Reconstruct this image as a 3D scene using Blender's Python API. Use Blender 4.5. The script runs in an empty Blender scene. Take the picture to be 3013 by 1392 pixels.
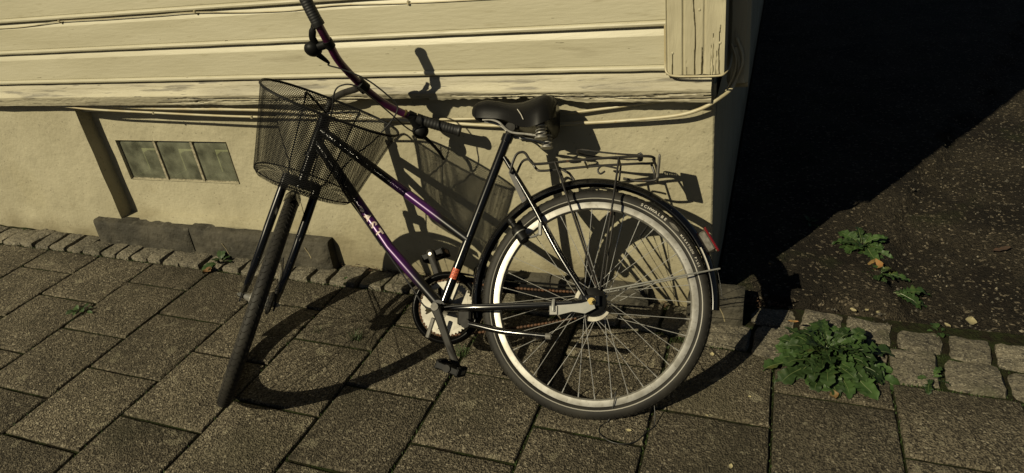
import bpy, bmesh, math, random
from mathutils import Vector, Matrix, noise
random.seed(7)
S = bpy.context.scene
C = S.collection
R = math.radians

# ------------------------------------------------------------------ camera, sky, sun, exposure
cam_d = bpy.data.cameras.new('camera'); cam = bpy.data.objects.new('camera', cam_d); C.objects.link(cam)
cam_d.sensor_width = 36.0; cam_d.lens = 24.229; cam_d.clip_start = 0.02; cam_d.clip_end = 300
_r = Vector((0.93588, 0.33205, -0.11773)); _u = Vector((-0.06158, 0.48322, 0.87333)); _f = Vector((-0.34688, 0.81009, -0.47268))
mw = Matrix.Identity(4)
for i in range(3):
    mw[i][0] = _r[i]; mw[i][1] = _u[i]; mw[i][2] = -_f[i]
mw[0][3], mw[1][3], mw[2][3] = 2.4298, -2.2160, 1.4844
cam.matrix_world = mw
S.camera = cam

SUN_AZ, SUN_EL = 0.51, 0.655          # travelling towards +X/+Y, downwards
world = bpy.data.worlds.new('World'); S.world = world; world.use_nodes = True
wn = world.node_tree.nodes; wl = world.node_tree.links
bg = wn['Background']; sky = wn.new('ShaderNodeTexSky'); sky.sky_type = 'NISHITA'; sky.sun_disc = False
sky.sun_elevation = SUN_EL; sky.sun_rotation = math.pi + SUN_AZ
wl.new(sky.outputs[0], bg.inputs[0]); bg.inputs[1].default_value = 0.020
sun_d = bpy.data.lights.new('sun', 'SUN'); sun = bpy.data.objects.new('sun', sun_d); C.objects.link(sun)
sun_d.energy = 5.0; sun_d.angle = R(0.4); sun_d.color = (1.0, 0.895, 0.625)
_L = Vector((math.sin(SUN_AZ)*math.cos(SUN_EL), math.cos(SUN_AZ)*math.cos(SUN_EL), -math.sin(SUN_EL)))
sun.rotation_euler = _L.to_track_quat('-Z', 'Y').to_euler(); sun.location = (-2, -7, 6)
S.view_settings.view_transform = 'Standard'; S.view_settings.look = 'None'
S.view_settings.exposure = 0.35; S.view_settings.gamma = 1.0; S.view_settings.use_curve_mapping = False

GA, GB = -0.0308, 0.0044              # the street falls gently to the right
def gz(x, y): return GA*x + GB*y
def nz(x, y, z, s=1.0): return noise.noise(Vector((x*s, y*s, z*s)))

# ------------------------------------------------------------------ materials
ALB = 0.535                           # base colours scaled down so bounced light fills the shadows less
def mat(name, col, rough=0.6, metal=0.0, spec=0.5, col2=None, nscale=6.0, ndet=6.0, lo=0.35, hi=0.65,
        layers=(), bump=(), coat=0.0, local=False, vary=0.0, stretch=None, trans=0.0):
    """colour from a noise ramp; layers = (kind, scale, lo, hi, colour, strength); bump = (kind, scale, strength, distance)"""
    m = bpy.data.materials.new(name); m.use_nodes = True
    nt = m.node_tree; N = nt.nodes; K = nt.links; P = N['Principled BSDF']
    if local: src = N.new('ShaderNodeTexCoord').outputs['Object']
    else: src = N.new('ShaderNodeNewGeometry').outputs['Position']
    if stretch:
        mp = N.new('ShaderNodeVectorMath'); mp.operation = 'MULTIPLY'; K.new(src, mp.inputs[0]); mp.inputs[1].default_value = stretch; st = mp.outputs[0]
    else: st = src
    def tex(kind, scale, use):
        if kind == 'noise':
            t = N.new('ShaderNodeTexNoise'); t.inputs['Scale'].default_value = scale; t.inputs['Detail'].default_value = ndet
            K.new(use, t.inputs['Vector']); return t.outputs['Fac']
        if kind == 'cell':
            t = N.new('ShaderNodeTexVoronoi'); t.inputs['Scale'].default_value = scale; K.new(use, t.inputs['Vector'])
            s = N.new('ShaderNodeSeparateColor'); K.new(t.outputs['Color'], s.inputs[0]); return s.outputs[0]
        if kind == 'dist':
            t = N.new('ShaderNodeTexVoronoi'); t.inputs['Scale'].default_value = scale; K.new(use, t.inputs['Vector']); return t.outputs['Distance']
        if kind == 'crack':
            t = N.new('ShaderNodeTexVoronoi'); t.feature = 'DISTANCE_TO_EDGE'; t.inputs['Scale'].default_value = scale
            w = N.new('ShaderNodeTexNoise'); w.inputs['Scale'].default_value = scale*3; K.new(use, w.inputs['Vector'])
            a = N.new('ShaderNodeVectorMath'); a.operation = 'SCALE'; a.inputs[3].default_value = 0.35/scale; K.new(w.outputs['Color'], a.inputs[0])
            b = N.new('ShaderNodeVectorMath'); b.operation = 'ADD'; K.new(use, b.inputs[0]); K.new(a.outputs[0], b.inputs[1])
            K.new(b.outputs[0], t.inputs['Vector']); return t.outputs['Distance']
    def ramp(fac, lo_, hi_):
        r = N.new('ShaderNodeMapRange'); r.interpolation_type = 'SMOOTHSTEP'; K.new(fac, r.inputs[0])
        r.inputs[1].default_value = lo_; r.inputs[2].default_value = hi_; return r.outputs[0]
    def mix(f, a, b):
        x = N.new('ShaderNodeMix'); x.data_type = 'RGBA'
        if isinstance(f, float): x.inputs[0].default_value = f
        else: K.new(f, x.inputs[0])
        for k, v in ((6, a), (7, b)):
            if isinstance(v, tuple): x.inputs[k].default_value = (*v, 1)
            else: K.new(v, x.inputs[k])
        return x.outputs[2]
    dim = lambda c_: tuple(q*ALB for q in c_)
    col = dim(col); col2 = dim(col2) if col2 is not None else None
    cur = col
    if col2 is not None: cur = mix(ramp(tex('noise', nscale, st), lo, hi), col, col2)
    for kind, sc, l_, h_, c_, s_ in layers:
        f = ramp(tex(kind, sc, st), l_, h_)
        mm = N.new('ShaderNodeMath'); mm.operation = 'MULTIPLY'; K.new(f, mm.inputs[0]); mm.inputs[1].default_value = s_
        cur = mix(mm.outputs[0], cur, dim(c_))
    if vary:
        oi = N.new('ShaderNodeObjectInfo'); mr = N.new('ShaderNodeMapRange'); K.new(oi.outputs['Random'], mr.inputs[0])
        mr.inputs[3].default_value = 1 - vary; mr.inputs[4].default_value = 1 + vary
        v = N.new('ShaderNodeVectorMath'); v.operation = 'SCALE'; K.new(mr.outputs[0], v.inputs[3])
        if isinstance(cur, tuple): v.inputs[0].default_value = cur
        else: K.new(cur, v.inputs[0])
        cur = v.outputs[0]
    if isinstance(cur, tuple): P.inputs['Base Color'].default_value = (*cur, 1)
    else: K.new(cur, P.inputs['Base Color'])
    P.inputs['Roughness'].default_value = rough; P.inputs['Metallic'].default_value = metal
    P.inputs['Specular IOR Level'].default_value = spec; P.inputs['Coat Weight'].default_value = coat
    P.inputs['Coat Roughness'].default_value = 0.12
    if trans: P.inputs['Transmission Weight'].default_value = trans
    prev = None
    for kind, sc, stn, dist in bump:
        b = N.new('ShaderNodeBump'); b.inputs['Strength'].default_value = stn; b.inputs['Distance'].default_value = dist
        K.new(tex(kind, sc, st), b.inputs['Height'])
        if prev is not None: K.new(prev, b.inputs['Normal'])
        prev = b.outputs[0]
    if prev is not None: K.new(prev, P.inputs['Normal'])
    return m

CREAM = (0.63, 0.585, 0.42)
M = {}
M['board'] = mat('board_paint', CREAM, 0.5, col2=(0.55, 0.505, 0.345), nscale=5, stretch=(0.35, 1, 2.2), lo=0.3, hi=0.75,
    layers=[('noise', 30, 0.60, 0.74, (0.42, 0.37, 0.23), 0.45), ('noise', 9, 0.64, 0.80, (0.30, 0.26, 0.16), 0.5), ('noise', 52, 0.715, 0.735, (0.13, 0.105, 0.06), 0.75), ('noise', 1.7, 0.50, 0.72, (0.44, 0.395, 0.26), 0.45)],
    bump=[('noise', 45, 0.30, 0.004), ('noise', 260, 0.16, 0.001), ('noise', 12, 0.15, 0.006)])
M['sill'] = mat('weathered_paint', (0.58, 0.53, 0.37), 0.6, col2=(0.40, 0.36, 0.25), nscale=7, stretch=(0.25, 1, 3),
    layers=[('noise', 16, 0.56, 0.66, (0.16, 0.14, 0.10), 0.75), ('noise', 45, 0.62, 0.7, (0.10, 0.085, 0.06), 0.8)],
    bump=[('noise', 35, 0.6, 0.006), ('noise', 140, 0.3, 0.002)])
M['pilaster'] = mat('old_paint_on_wood', (0.60, 0.545, 0.37), 0.6, col2=(0.50, 0.45, 0.30), nscale=6, stretch=(3, 1, 0.5),
    layers=[('noise', 22, 0.64, 0.74, (0.30, 0.26, 0.17), 0.6)], bump=[('noise', 40, 0.45, 0.004), ('noise', 150, 0.2, 0.001)])
M['plaster'] = mat('plaster', (0.525, 0.478, 0.325), 0.75, col2=(0.435, 0.392, 0.258), nscale=4, lo=0.3, hi=0.7,
    layers=[('noise', 2.2, 0.55, 0.75, (0.42, 0.37, 0.22), 0.45), ('cell', 150, 0.985, 0.993, (0.20, 0.17, 0.11), 0.5), ('noise', 9, 0.60, 0.74, (0.40, 0.35, 0.215), 0.45), ('noise', 60, 0.68, 0.8, (0.36, 0.32, 0.2), 0.5)],
    bump=[('noise', 13, 0.55, 0.013), ('noise', 55, 0.55, 0.0045), ('noise', 260, 0.35, 0.0014)])
M['concrete'] = mat('slab_concrete', (0.222, 0.190, 0.132), 0.9, spec=0.2, col2=(0.130, 0.111, 0.076), nscale=6, lo=0.28, hi=0.72, vary=0.22,
    layers=[('cell', 210, 0.32, 0.98, (0.022, 0.018, 0.012), 0.86), ('cell', 150, 0.90, 0.94, (0.42, 0.37, 0.27), 0.7), ('noise', 110, 0.50, 0.62, (0.022, 0.018, 0.011), 0.65),
            ('noise', 2.4, 0.52, 0.70, (0.060, 0.058, 0.032), 0.45), ('noise', 1.2, 0.50, 0.68, (0.070, 0.058, 0.036), 0.40), ('noise', 15, 0.635, 0.67, (0.30, 0.27, 0.185), 0.55)],
    bump=[('dist', 210, 0.9, 0.006), ('noise', 110, 0.7, 0.006), ('noise', 35, 0.3, 0.008)])
M['bed'] = mat('joint_soil', (0.022, 0.018, 0.010), 1.0, spec=0.1, col2=(0.030, 0.040, 0.012), nscale=16,
    bump=[('noise', 220, 1.0, 0.008), ('noise', 60, 1.0, 0.01)])
M['granite'] = mat('granite', (0.225, 0.198, 0.143), 0.8, spec=0.25, col2=(0.135, 0.120, 0.086), nscale=12, vary=0.22,
    layers=[('cell', 170, 0.60, 0.95, (0.060, 0.054, 0.045), 0.8), ('cell', 260, 0.80, 0.9, (0.40, 0.36, 0.27), 0.7), ('noise', 7, 0.58, 0.72, (0.06, 0.062, 0.03), 0.5)],
    bump=[('noise', 45, 0.9, 0.012), ('noise', 190, 0.7, 0.004)])
M['slate'] = mat('grey_stone', (0.090, 0.081, 0.060), 0.8, spec=0.2, col2=(0.050, 0.046, 0.035), nscale=10,
    layers=[('noise', 24, 0.62, 0.7, (0.17, 0.155, 0.12), 0.5)], bump=[('noise', 16, 0.9, 0.022), ('noise', 60, 0.7, 0.006), ('noise', 200, 0.5, 0.002)])
M['yard'] = mat('yard_asphalt', (0.064, 0.053, 0.036), 0.95, spec=0.12, col2=(0.022, 0.018, 0.013), nscale=3.2, lo=0.32, hi=0.66,
    layers=[('cell', 190, 0.40, 1.0, (0.015, 0.013, 0.010), 0.85), ('cell', 105, 0.90, 0.95, (0.24, 0.20, 0.14), 0.8), ('noise', 70, 0.52, 0.66, (0.016, 0.013, 0.009), 0.7), ('noise', 3.5, 0.58, 0.7, (0.030, 0.036, 0.013), 0.6)],
    bump=[('dist', 170, 0.9, 0.008), ('noise', 28, 0.9, 0.018), ('noise', 110, 0.8, 0.006)])
M['ground'] = mat('ground_dark', (0.05, 0.045, 0.036), 0.95, spec=0.2, col2=(0.03, 0.027, 0.02), nscale=3, bump=[('noise', 60, 0.6, 0.01)])
M['pebble'] = mat('pebble', (0.10, 0.085, 0.06), 0.85, col2=(0.045, 0.04, 0.03), nscale=90, layers=[('cell', 60, 0.82, 0.9, (0.28, 0.24, 0.17), 0.8)])
M['glassblock'] = mat('glass_block', (0.062, 0.066, 0.046), 0.12, spec=0.7, col2=(0.026, 0.028, 0.020), nscale=5, lo=0.25, hi=0.75,
    layers=[('noise', 18, 0.52, 0.80, (0.11, 0.112, 0.075), 0.45)], bump=[('noise', 10, 0.5, 0.02), ('noise', 40, 0.2, 0.004)], coat=0.5)
M['mortar'] = mat('mortar', (0.46, 0.41, 0.28), 0.9, col2=(0.26, 0.23, 0.15), nscale=60, bump=[('noise', 120, 0.8, 0.004)])
M['black'] = mat('black_enamel', (0.0045, 0.0045, 0.005), 0.20, spec=0.35, coat=0.15, local=True,
    layers=[('noise', 170, 0.69, 0.73, (0.30, 0.27, 0.22), 0.7), ('noise', 9, 0.55, 0.75, (0.030, 0.026, 0.020), 0.5)])
M['blackmatt'] = mat('black_plastic', (0.0075, 0.0075, 0.0075), 0.5, spec=0.12, local=True)
M['guardblack'] = mat('guard_black', (0.004, 0.004, 0.004), 0.22, spec=0.06, local=True)
M['basketblack'] = mat('basket_black', (0.006, 0.006, 0.006), 0.6, spec=0.12, local=True)
M['rubber'] = mat('tyre_rubber', (0.019, 0.0175, 0.0155), 0.65, spec=0.2, local=True, col2=(0.034, 0.031, 0.025), nscale=14, bump=[('noise', 120, 0.2, 0.001)])
M['grip'] = mat('grip_rubber', (0.011, 0.011, 0.011), 0.55, spec=0.4)
M['saddle'] = mat('saddle_vinyl', (0.010, 0.0095, 0.0085), 0.27, spec=0.14, local=True, layers=[('noise', 60, 0.72, 0.76, (0.10, 0.09, 0.07), 0.5)], bump=[('noise', 300, 0.12, 0.0006)])
M['alloy'] = mat('dull_aluminium', (0.60, 0.58, 0.53), 0.42, metal=0.55, local=True, col2=(0.42, 0.40, 0.35), nscale=30, layers=[('noise', 120, 0.60, 0.72, (0.22, 0.19, 0.14), 0.5)])
M['steel'] = mat('spoke_steel', (0.85, 0.83, 0.77), 0.26, metal=0.65)
M['galv'] = mat('galvanised_steel', (0.28, 0.28, 0.255), 0.5, metal=0.3, local=True, col2=(0.33, 0.32, 0.29), nscale=40)
M['darksteel'] = mat('dark_steel', (0.040, 0.038, 0.034), 0.5, spec=0.08, local=True, col2=(0.022, 0.020, 0.018), nscale=25, layers=[('noise', 75, 0.70, 0.73, (0.42, 0.40, 0.34), 0.8)])
M['rackwire'] = mat('rack_wire', (0.024, 0.021, 0.018), 0.45, metal=0.2, local=True, layers=[('noise', 45, 0.62, 0.72, (0.13, 0.06, 0.025), 0.8)])
M['rust'] = mat('rusty_chain', (0.16, 0.066, 0.022), 0.75, metal=0.2, local=True, col2=(0.075, 0.04, 0.02), nscale=60)
M['ring'] = mat('chainring_cream', (0.66, 0.62, 0.50), 0.5, local=True, col2=(0.40, 0.36, 0.28), nscale=30)
M['brass'] = mat('brass_nut', (0.55, 0.42, 0.16), 0.35, metal=0.9)
M['white'] = mat('white_mark', (0.62, 0.58, 0.50), 0.6)
M['stripe'] = mat('reflective_band', (0.36, 0.34, 0.29), 0.6)
M['pinkwhite'] = mat('faded_lettering', (0.62, 0.46, 0.44), 0.5, local=True, col2=(0.72, 0.62, 0.54), nscale=90)
M['maroon'] = mat('lettering_shadow', (0.10, 0.012, 0.05), 0.4)
M['red'] = mat('red_reflector', (0.19, 0.006, 0.009), 0.25, coat=0.5)
M['amber'] = mat('amber_reflector', (0.25, 0.10, 0.03), 0.3)
M['orange'] = mat('orange_sticker', (0.72, 0.13, 0.045), 0.55)
M['plum'] = mat('plum_enamel', (0.115, 0.012, 0.080), 0.34, metal=0.3, coat=0.3, local=True, col2=(0.060, 0.007, 0.042), nscale=18)
M['cable'] = mat('black_cable', (0.012, 0.012, 0.012), 0.45)
M['wallcable'] = mat('painted_cable', (0.60, 0.545, 0.37), 0.5, col2=(0.50, 0.42, 0.24), nscale=12, layers=[('noise', 20, 0.66, 0.72, (0.42, 0.24, 0.06), 0.8)])
M['lens'] = mat('grey_plate', (0.22, 0.205, 0.18), 0.5, spec=0.2, local=True, col2=(0.13, 0.12, 0.10), nscale=60)
M['leaf'] = mat('weed_leaf', (0.046, 0.086, 0.023), 0.55, spec=0.25, col2=(0.028, 0.058, 0.014), nscale=22, vary=0.38, layers=[('noise', 14, 0.62, 0.74, (0.14, 0.12, 0.035), 0.45)], bump=[('noise', 90, 0.4, 0.003)])
M['rib'] = mat('leaf_rib', (0.13, 0.17, 0.06), 0.5)
M['grass'] = mat('grass_blade', (0.050, 0.085, 0.020), 0.6, vary=0.2)
M['deadleaf'] = mat('fallen_leaf', (0.30, 0.13, 0.035), 0.7, col2=(0.22, 0.15, 0.05), nscale=50, vary=0.25)
M['paleleaf'] = mat('pale_petal', (0.46, 0.40, 0.22), 0.7, vary=0.2)
M['twig'] = mat('dry_twig', (0.42, 0.35, 0.20), 0.8, vary=0.3)
M['dryleaf'] = mat('reddish_litter', (0.11, 0.05, 0.02), 0.9, vary=0.3, col2=(0.06, 0.035, 0.018), nscale=70)

def splash(m, z0, z1, col, strength):
    """splash dirt that climbs unevenly from the ground"""
    nt = m.node_tree; N = nt.nodes; K = nt.links; P = N['Principled BSDF']; old = P.inputs['Base Color'].links[0].from_socket
    g_ = N.new('ShaderNodeNewGeometry'); sp = N.new('ShaderNodeSeparateXYZ'); K.new(g_.outputs['Position'], sp.inputs[0])
    n1 = N.new('ShaderNodeTexNoise'); n1.inputs['Scale'].default_value = 5; n1.inputs['Detail'].default_value = 8; K.new(g_.outputs['Position'], n1.inputs['Vector'])
    a = N.new('ShaderNodeMath'); a.operation = 'MULTIPLY_ADD'; K.new(n1.outputs['Fac'], a.inputs[0]); a.inputs[1].default_value = -0.42; K.new(sp.outputs[2], a.inputs[2])
    r = N.new('ShaderNodeMapRange'); r.interpolation_type = 'SMOOTHSTEP'; K.new(a.outputs[0], r.inputs[0]); r.inputs[1].default_value = z1-0.21; r.inputs[2].default_value = z0-0.21; r.inputs[4].default_value = strength
    mx = N.new('ShaderNodeMix'); mx.data_type = 'RGBA'; K.new(r.outputs[0], mx.inputs[0]); K.new(old, mx.inputs[6]); mx.inputs[7].default_value = (*[q*ALB for q in col], 1)
    K.new(mx.outputs[2], P.inputs['Base Color'])
splash(M['plaster'], 0.0, 0.20, (0.24, 0.20, 0.11), 0.75)
def glass_mat():
    m = bpy.data.materials.new('dusty_glass'); m.use_nodes = True; nt = m.node_tree; N = nt.nodes; K = nt.links; N.remove(N['Principled BSDF']); out = N['Material Output']
    tr = N.new('ShaderNodeBsdfTransparent'); tr.inputs[0].default_value = (0.74, 0.80, 0.66, 1)
    gl = N.new('ShaderNodeBsdfGlossy'); gl.inputs['Roughness'].default_value = 0.08
    di = N.new('ShaderNodeBsdfDiffuse'); di.inputs[0].default_value = (0.30, 0.31, 0.22, 1)
    no = N.new('ShaderNodeTexNoise'); no.inputs['Scale'].default_value = 13; no.inputs['Detail'].default_value = 7
    ge = N.new('ShaderNodeNewGeometry'); K.new(ge.outputs['Position'], no.inputs['Vector'])
    mr = N.new('ShaderNodeMapRange'); K.new(no.outputs['Fac'], mr.inputs[0]); mr.inputs[1].default_value = 0.35; mr.inputs[2].default_value = 0.75; mr.inputs[3].default_value = 0.14; mr.inputs[4].default_value = 0.46
    bu_ = N.new('ShaderNodeBump'); bu_.inputs['Strength'].default_value = 0.6; bu_.inputs['Distance'].default_value = 0.02; K.new(no.outputs['Fac'], bu_.inputs['Height']); K.new(bu_.outputs[0], gl.inputs['Normal'])
    m1 = N.new('ShaderNodeMixShader'); K.new(mr.outputs[0], m1.inputs[0]); K.new(tr.outputs[0], m1.inputs[1]); K.new(di.outputs[0], m1.inputs[2])
    fr = N.new('ShaderNodeFresnel'); fr.inputs[0].default_value = 1.5
    m2 = N.new('ShaderNodeMixShader'); K.new(fr.outputs[0], m2.inputs[0]); K.new(m1.outputs[0], m2.inputs[1]); K.new(gl.outputs[0], m2.inputs[2])
    K.new(m2.outputs[0], out.inputs[0]); return m
M['dustyglass'] = glass_mat()
M['blockinside'] = mat('block_inside', (0.26, 0.28, 0.20), 0.6, col2=(0.16, 0.175, 0.125), nscale=9)
M['blockback'] = mat('block_back', (0.060, 0.062, 0.046), 0.5, col2=(0.035, 0.037, 0.028), nscale=12)
def purple_mat(name, a0, a1, b0, b1):
    """enamel that fades from black to purple and back along the bicycle's length"""
    m = M['black'].copy(); m.name = name; nt = m.node_tree; N = nt.nodes; K = nt.links; P = N['Principled BSDF']
    tc = N.new('ShaderNodeTexCoord'); sp = N.new('ShaderNodeSeparateXYZ'); K.new(tc.outputs['Object'], sp.inputs[0])
    def rp(l, h):
        r = N.new('ShaderNodeMapRange'); r.interpolation_type = 'SMOOTHSTEP'; K.new(sp.outputs[0], r.inputs[0]); r.inputs[1].default_value = l; r.inputs[2].default_value = h; return r.outputs[0]
    mu = N.new('ShaderNodeMath'); mu.operation = 'MULTIPLY'; K.new(rp(a0, a1), mu.inputs[0]); K.new(rp(b1, b0), mu.inputs[1])
    mx = N.new('ShaderNodeMix'); mx.data_type = 'RGBA'; K.new(mu.outputs[0], mx.inputs[0]); mx.inputs[6].default_value = (0.0045, 0.0045, 0.005, 1); mx.inputs[7].default_value = (0.033, 0.005, 0.054, 1)
    K.new(mx.outputs[2], P.inputs['Base Color']); P.inputs['Roughness'].default_value = 0.3; P.inputs['Metallic'].default_value = 0.25
    return m
M['purple_top'] = purple_mat('purple_fade_top', 0.50, 0.56, 0.685, 0.705)
M['purple_down'] = purple_mat('purple_fade_down', 0.57, 0.66, 0.80, 0.83)

# ------------------------------------------------------------------ mesh helpers
class MB:
    def __init__(s): s.v = []; s.f = []; s.m = []; s.cur = 0
    def add(s, vs, fs):
        o = len(s.v); s.v += [tuple(v) for v in vs]; s.f += [tuple(i+o for i in f) for f in fs]; s.m += [s.cur]*len(fs)
    def box(s, c, d, ax=None):
        ax = ax or (Vector((1, 0, 0)), Vector((0, 1, 0)), Vector((0, 0, 1))); c = Vector(c)
        vs = [c + ax[0]*(d[0]/2*i) + ax[1]*(d[1]/2*j) + ax[2]*(d[2]/2*k) for k in (-1, 1) for j in (-1, 1) for i in (-1, 1)]
        s.add(vs, [(0, 2, 3, 1), (4, 5, 7, 6), (0, 1, 5, 4), (2, 6, 7, 3), (0, 4, 6, 2), (1, 3, 7, 5)])
    def cbox(s, c, d, b, ax=None):
        """box with chamfered edges"""
        ax = ax or (Vector((1, 0, 0)), Vector((0, 1, 0)), Vector((0, 0, 1))); c = Vector(c); x, y, z = [q/2 for q in d]
        rows = []
        for zz, k in ((-z, b), (-z+b, 0), (z-b, 0), (z, b)):
            X, Y = x-k, y-k
            pl = [(-X+b, -Y), (X-b, -Y), (X, -Y+b), (X, Y-b), (X-b, Y), (-X+b, Y), (-X, Y-b), (-X, -Y+b)]
            rows.append([c + ax[0]*p[0] + ax[1]*p[1] + ax[2]*zz for p in pl])
        vs = [v for r_ in rows for v in r_]; fs = []
        for i in range(3):
            for j in range(8): fs.append((i*8+j, i*8+(j+1) % 8, (i+1)*8+(j+1) % 8, (i+1)*8+j))
        fs.append(tuple(range(7, -1, -1))); fs.append(tuple(range(24, 32))); s.add(vs, fs)
    def tube(s, pts, r, n=10, cap=True, flat=None):
        pts = [Vector(p) for p in pts]; k = len(pts)
        rr = r if isinstance(r, (list, tuple)) else [r]*k
        T = [(pts[min(i+1, k-1)] - pts[max(i-1, 0)]).normalized() for i in range(k)]
        a = Vector((0, 0, 1)) if abs(T[0].z) < 0.9 else Vector((1, 0, 0)); u = T[0].cross(a).normalized(); vs = []
        for i in range(k):
            u = (u - T[i]*u.dot(T[i])).normalized(); w = T[i].cross(u)
            for j in range(n):
                t = 2*math.pi*j/n; vs.append(pts[i] + u*(math.cos(t)*rr[i]) + w*(math.sin(t)*rr[i]*(flat or 1)))
        fs = [(i*n+j, i*n+(j+1) % n, (i+1)*n+(j+1) % n, (i+1)*n+j) for i in range(k-1) for j in range(n)]
        if cap: fs += [tuple(range(n-1, -1, -1)), tuple((k-1)*n+j for j in range(n))]
        s.add(vs, fs)
    def cyl(s, a, b, r, n=16, r2=None): s.tube([a, b], [r, r if r2 is None else r2], n)
    def lathe(s, o, ax, prof, n=48, a0=0, a1=2*math.pi, ref=None):
        """profile of (radius, offset along axis) turned about an axis"""
        o = Vector(o); ax = Vector(ax).normalized()
        if ref is None: ref = ax.orthogonal().normalized()
        w = ax.cross(ref); full = abs(a1-a0-2*math.pi) < 1e-6; k = len(prof); m = n if full else n+1; vs = []
        for i in range(m):
            t = a0 + (a1-a0)*i/n; dd = ref*math.cos(t) + w*math.sin(t)
            for (rr, z) in prof: vs.append(o + dd*rr + ax*z)
        fs = []
        for i in range(n):
            i2 = (i+1) % m
            for j in range(k-1): fs.append((i*k+j, i2*k+j, i2*k+j+1, i*k+j+1))
        s.add(vs, fs)
    def sheet(s, rows):
        nr = len(rows); k = len(rows[0]); s.add([v for r_ in rows for v in r_], [(i*k+j, i*k+j+1, (i+1)*k+j+1, (i+1)*k+j) for i in range(nr-1) for j in range(k-1)])
    def ball(s, c, r, n=12, m=8, sc=(1, 1, 1)):
        c = Vector(c); rows = []
        for i in range(m+1):
            p = math.pi*i/m; rows.append([c + Vector((math.sin(p)*math.cos(2*math.pi*j/n)*r*sc[0], math.sin(p)*math.sin(2*math.pi*j/n)*r*sc[1], math.cos(p)*r*sc[2])) for j in range(n+1)])
        s.sheet(rows)
    def mesh(s, name, mats, smooth=35):
        me = bpy.data.meshes.new(name); me.from_pydata(s.v, [], s.f); me.update()
        for mt in (mats if isinstance(mats, (list, tuple)) else [mats]): me.materials.append(mt)
        if any(s.m): me.polygons.foreach_set('material_index', s.m)
        if smooth:
            me.polygons.foreach_set('use_smooth', [True]*len(me.polygons)); me.set_sharp_from_angle(angle=R(smooth))
        return me
    def build(s, name, mats, parent=None, smooth=35): return link(name, s.mesh(name, mats, smooth), parent)

def link(name, data, parent=None):
    o = bpy.data.objects.new(name, data); C.objects.link(o)
    if parent is not None: o.parent = parent
    return o
def tag(o, label=None, cat=None, group=None, kind=None):
    for k, v in (('label', label), ('category', cat), ('group', group), ('kind', kind)):
        if v: o[k] = v
    return o
def smooth_path(pts, n=8):
    P_ = [Vector(p) for p in pts]; P_ = [P_[0]*2-P_[1]] + P_ + [P_[-1]*2-P_[-2]]; out = []
    for i in range(1, len(P_)-2):
        a, b, c, d = P_[i-1:i+3]
        for k in range(n):
            t = k/n; out.append(0.5*((2*b) + (c-a)*t + (2*a-5*b+4*c-d)*t*t + (3*b-a-3*c+d)*t**3))
    out.append(P_[-2]); return out
def lerp_tab(tab, x):
    if x <= tab[0][0]: return tab[0][1]
    for (a, b), (c, d) in zip(tab, tab[1:]):
        if x <= c: return b + (d-b)*(x-a)/(c-a)
    return tab[-1][1]
def sst(a, b, x):
    t = min(1, max(0, (x-a)/(b-a))); return t*t*(3-2*t)

# ------------------------------------------------------------------ the setting: ground, yard, pavement
b = MB(); g = 40
b.add([(x, y, gz(x, y)-0.16) for x, y in ((-g, -g), (g, -g), (g, g), (-g, g))], [(0, 1, 2, 3)])
tag(b.build('ground', M['ground']), kind='structure')

YEND = [(-4, -0.165), (-1.3, -0.165), (0, -0.158), (0.9, -0.142), (1.5, -0.165), (2.12, -0.186), (2.36, -0.222), (2.48, -0.252), (2.82, -0.268), (3.2, -0.280), (4.5, -0.33)]
YMID = [(2.2, -0.09), (2.55, -0.064), (2.82, -0.09), (3.18, -0.140), (4.5, -0.22)]
YTOP = [(2.2, 0.04), (2.55, 0.052), (2.68, 0.058), (2.82, 0.032), (2.95, 0.012), (3.22, -0.020), (4.5, -0.12)]

# yard: asphalt with a broken edge against the cobbles, sinking into loose soil on the right
rows = []
nx, ny = 150, 170
for j in range(ny+1):
    t = j/ny; row = []
    for i in range(nx+1):
        x = 2.26 + 6.5*(i/nx)**1.7
        y = lerp_tab(YTOP, x) - 0.012 + 9.0*t**1.9
        edge = 2.86 + 0.10*nz(x, y, 3, 5) + 0.05*nz(x, y, 9, 17) + 0.35*max(0, y-0.5)
        lip = sst(edge+0.03, edge-0.03, x)
        near = sst(0.02, 0.07, y-lerp_tab(YTOP, x) + 0.02*nz(x, y, 1, 30) - 0.02*sst(2.45, 2.7, x))
        z = gz(x, y) - 0.030 + 0.040*lip*near + 0.012*nz(x, y, 0, 2.3) + 0.009*nz(x, y, 5, 14)*(1.6-lip) + 0.004*nz(x, y, 8, 45)
        row.append((x, y, z))
    rows.append(row)
b = MB(); b.sheet(rows); tag(b.build('yard', M['yard'], smooth=60), kind='structure')

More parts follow.
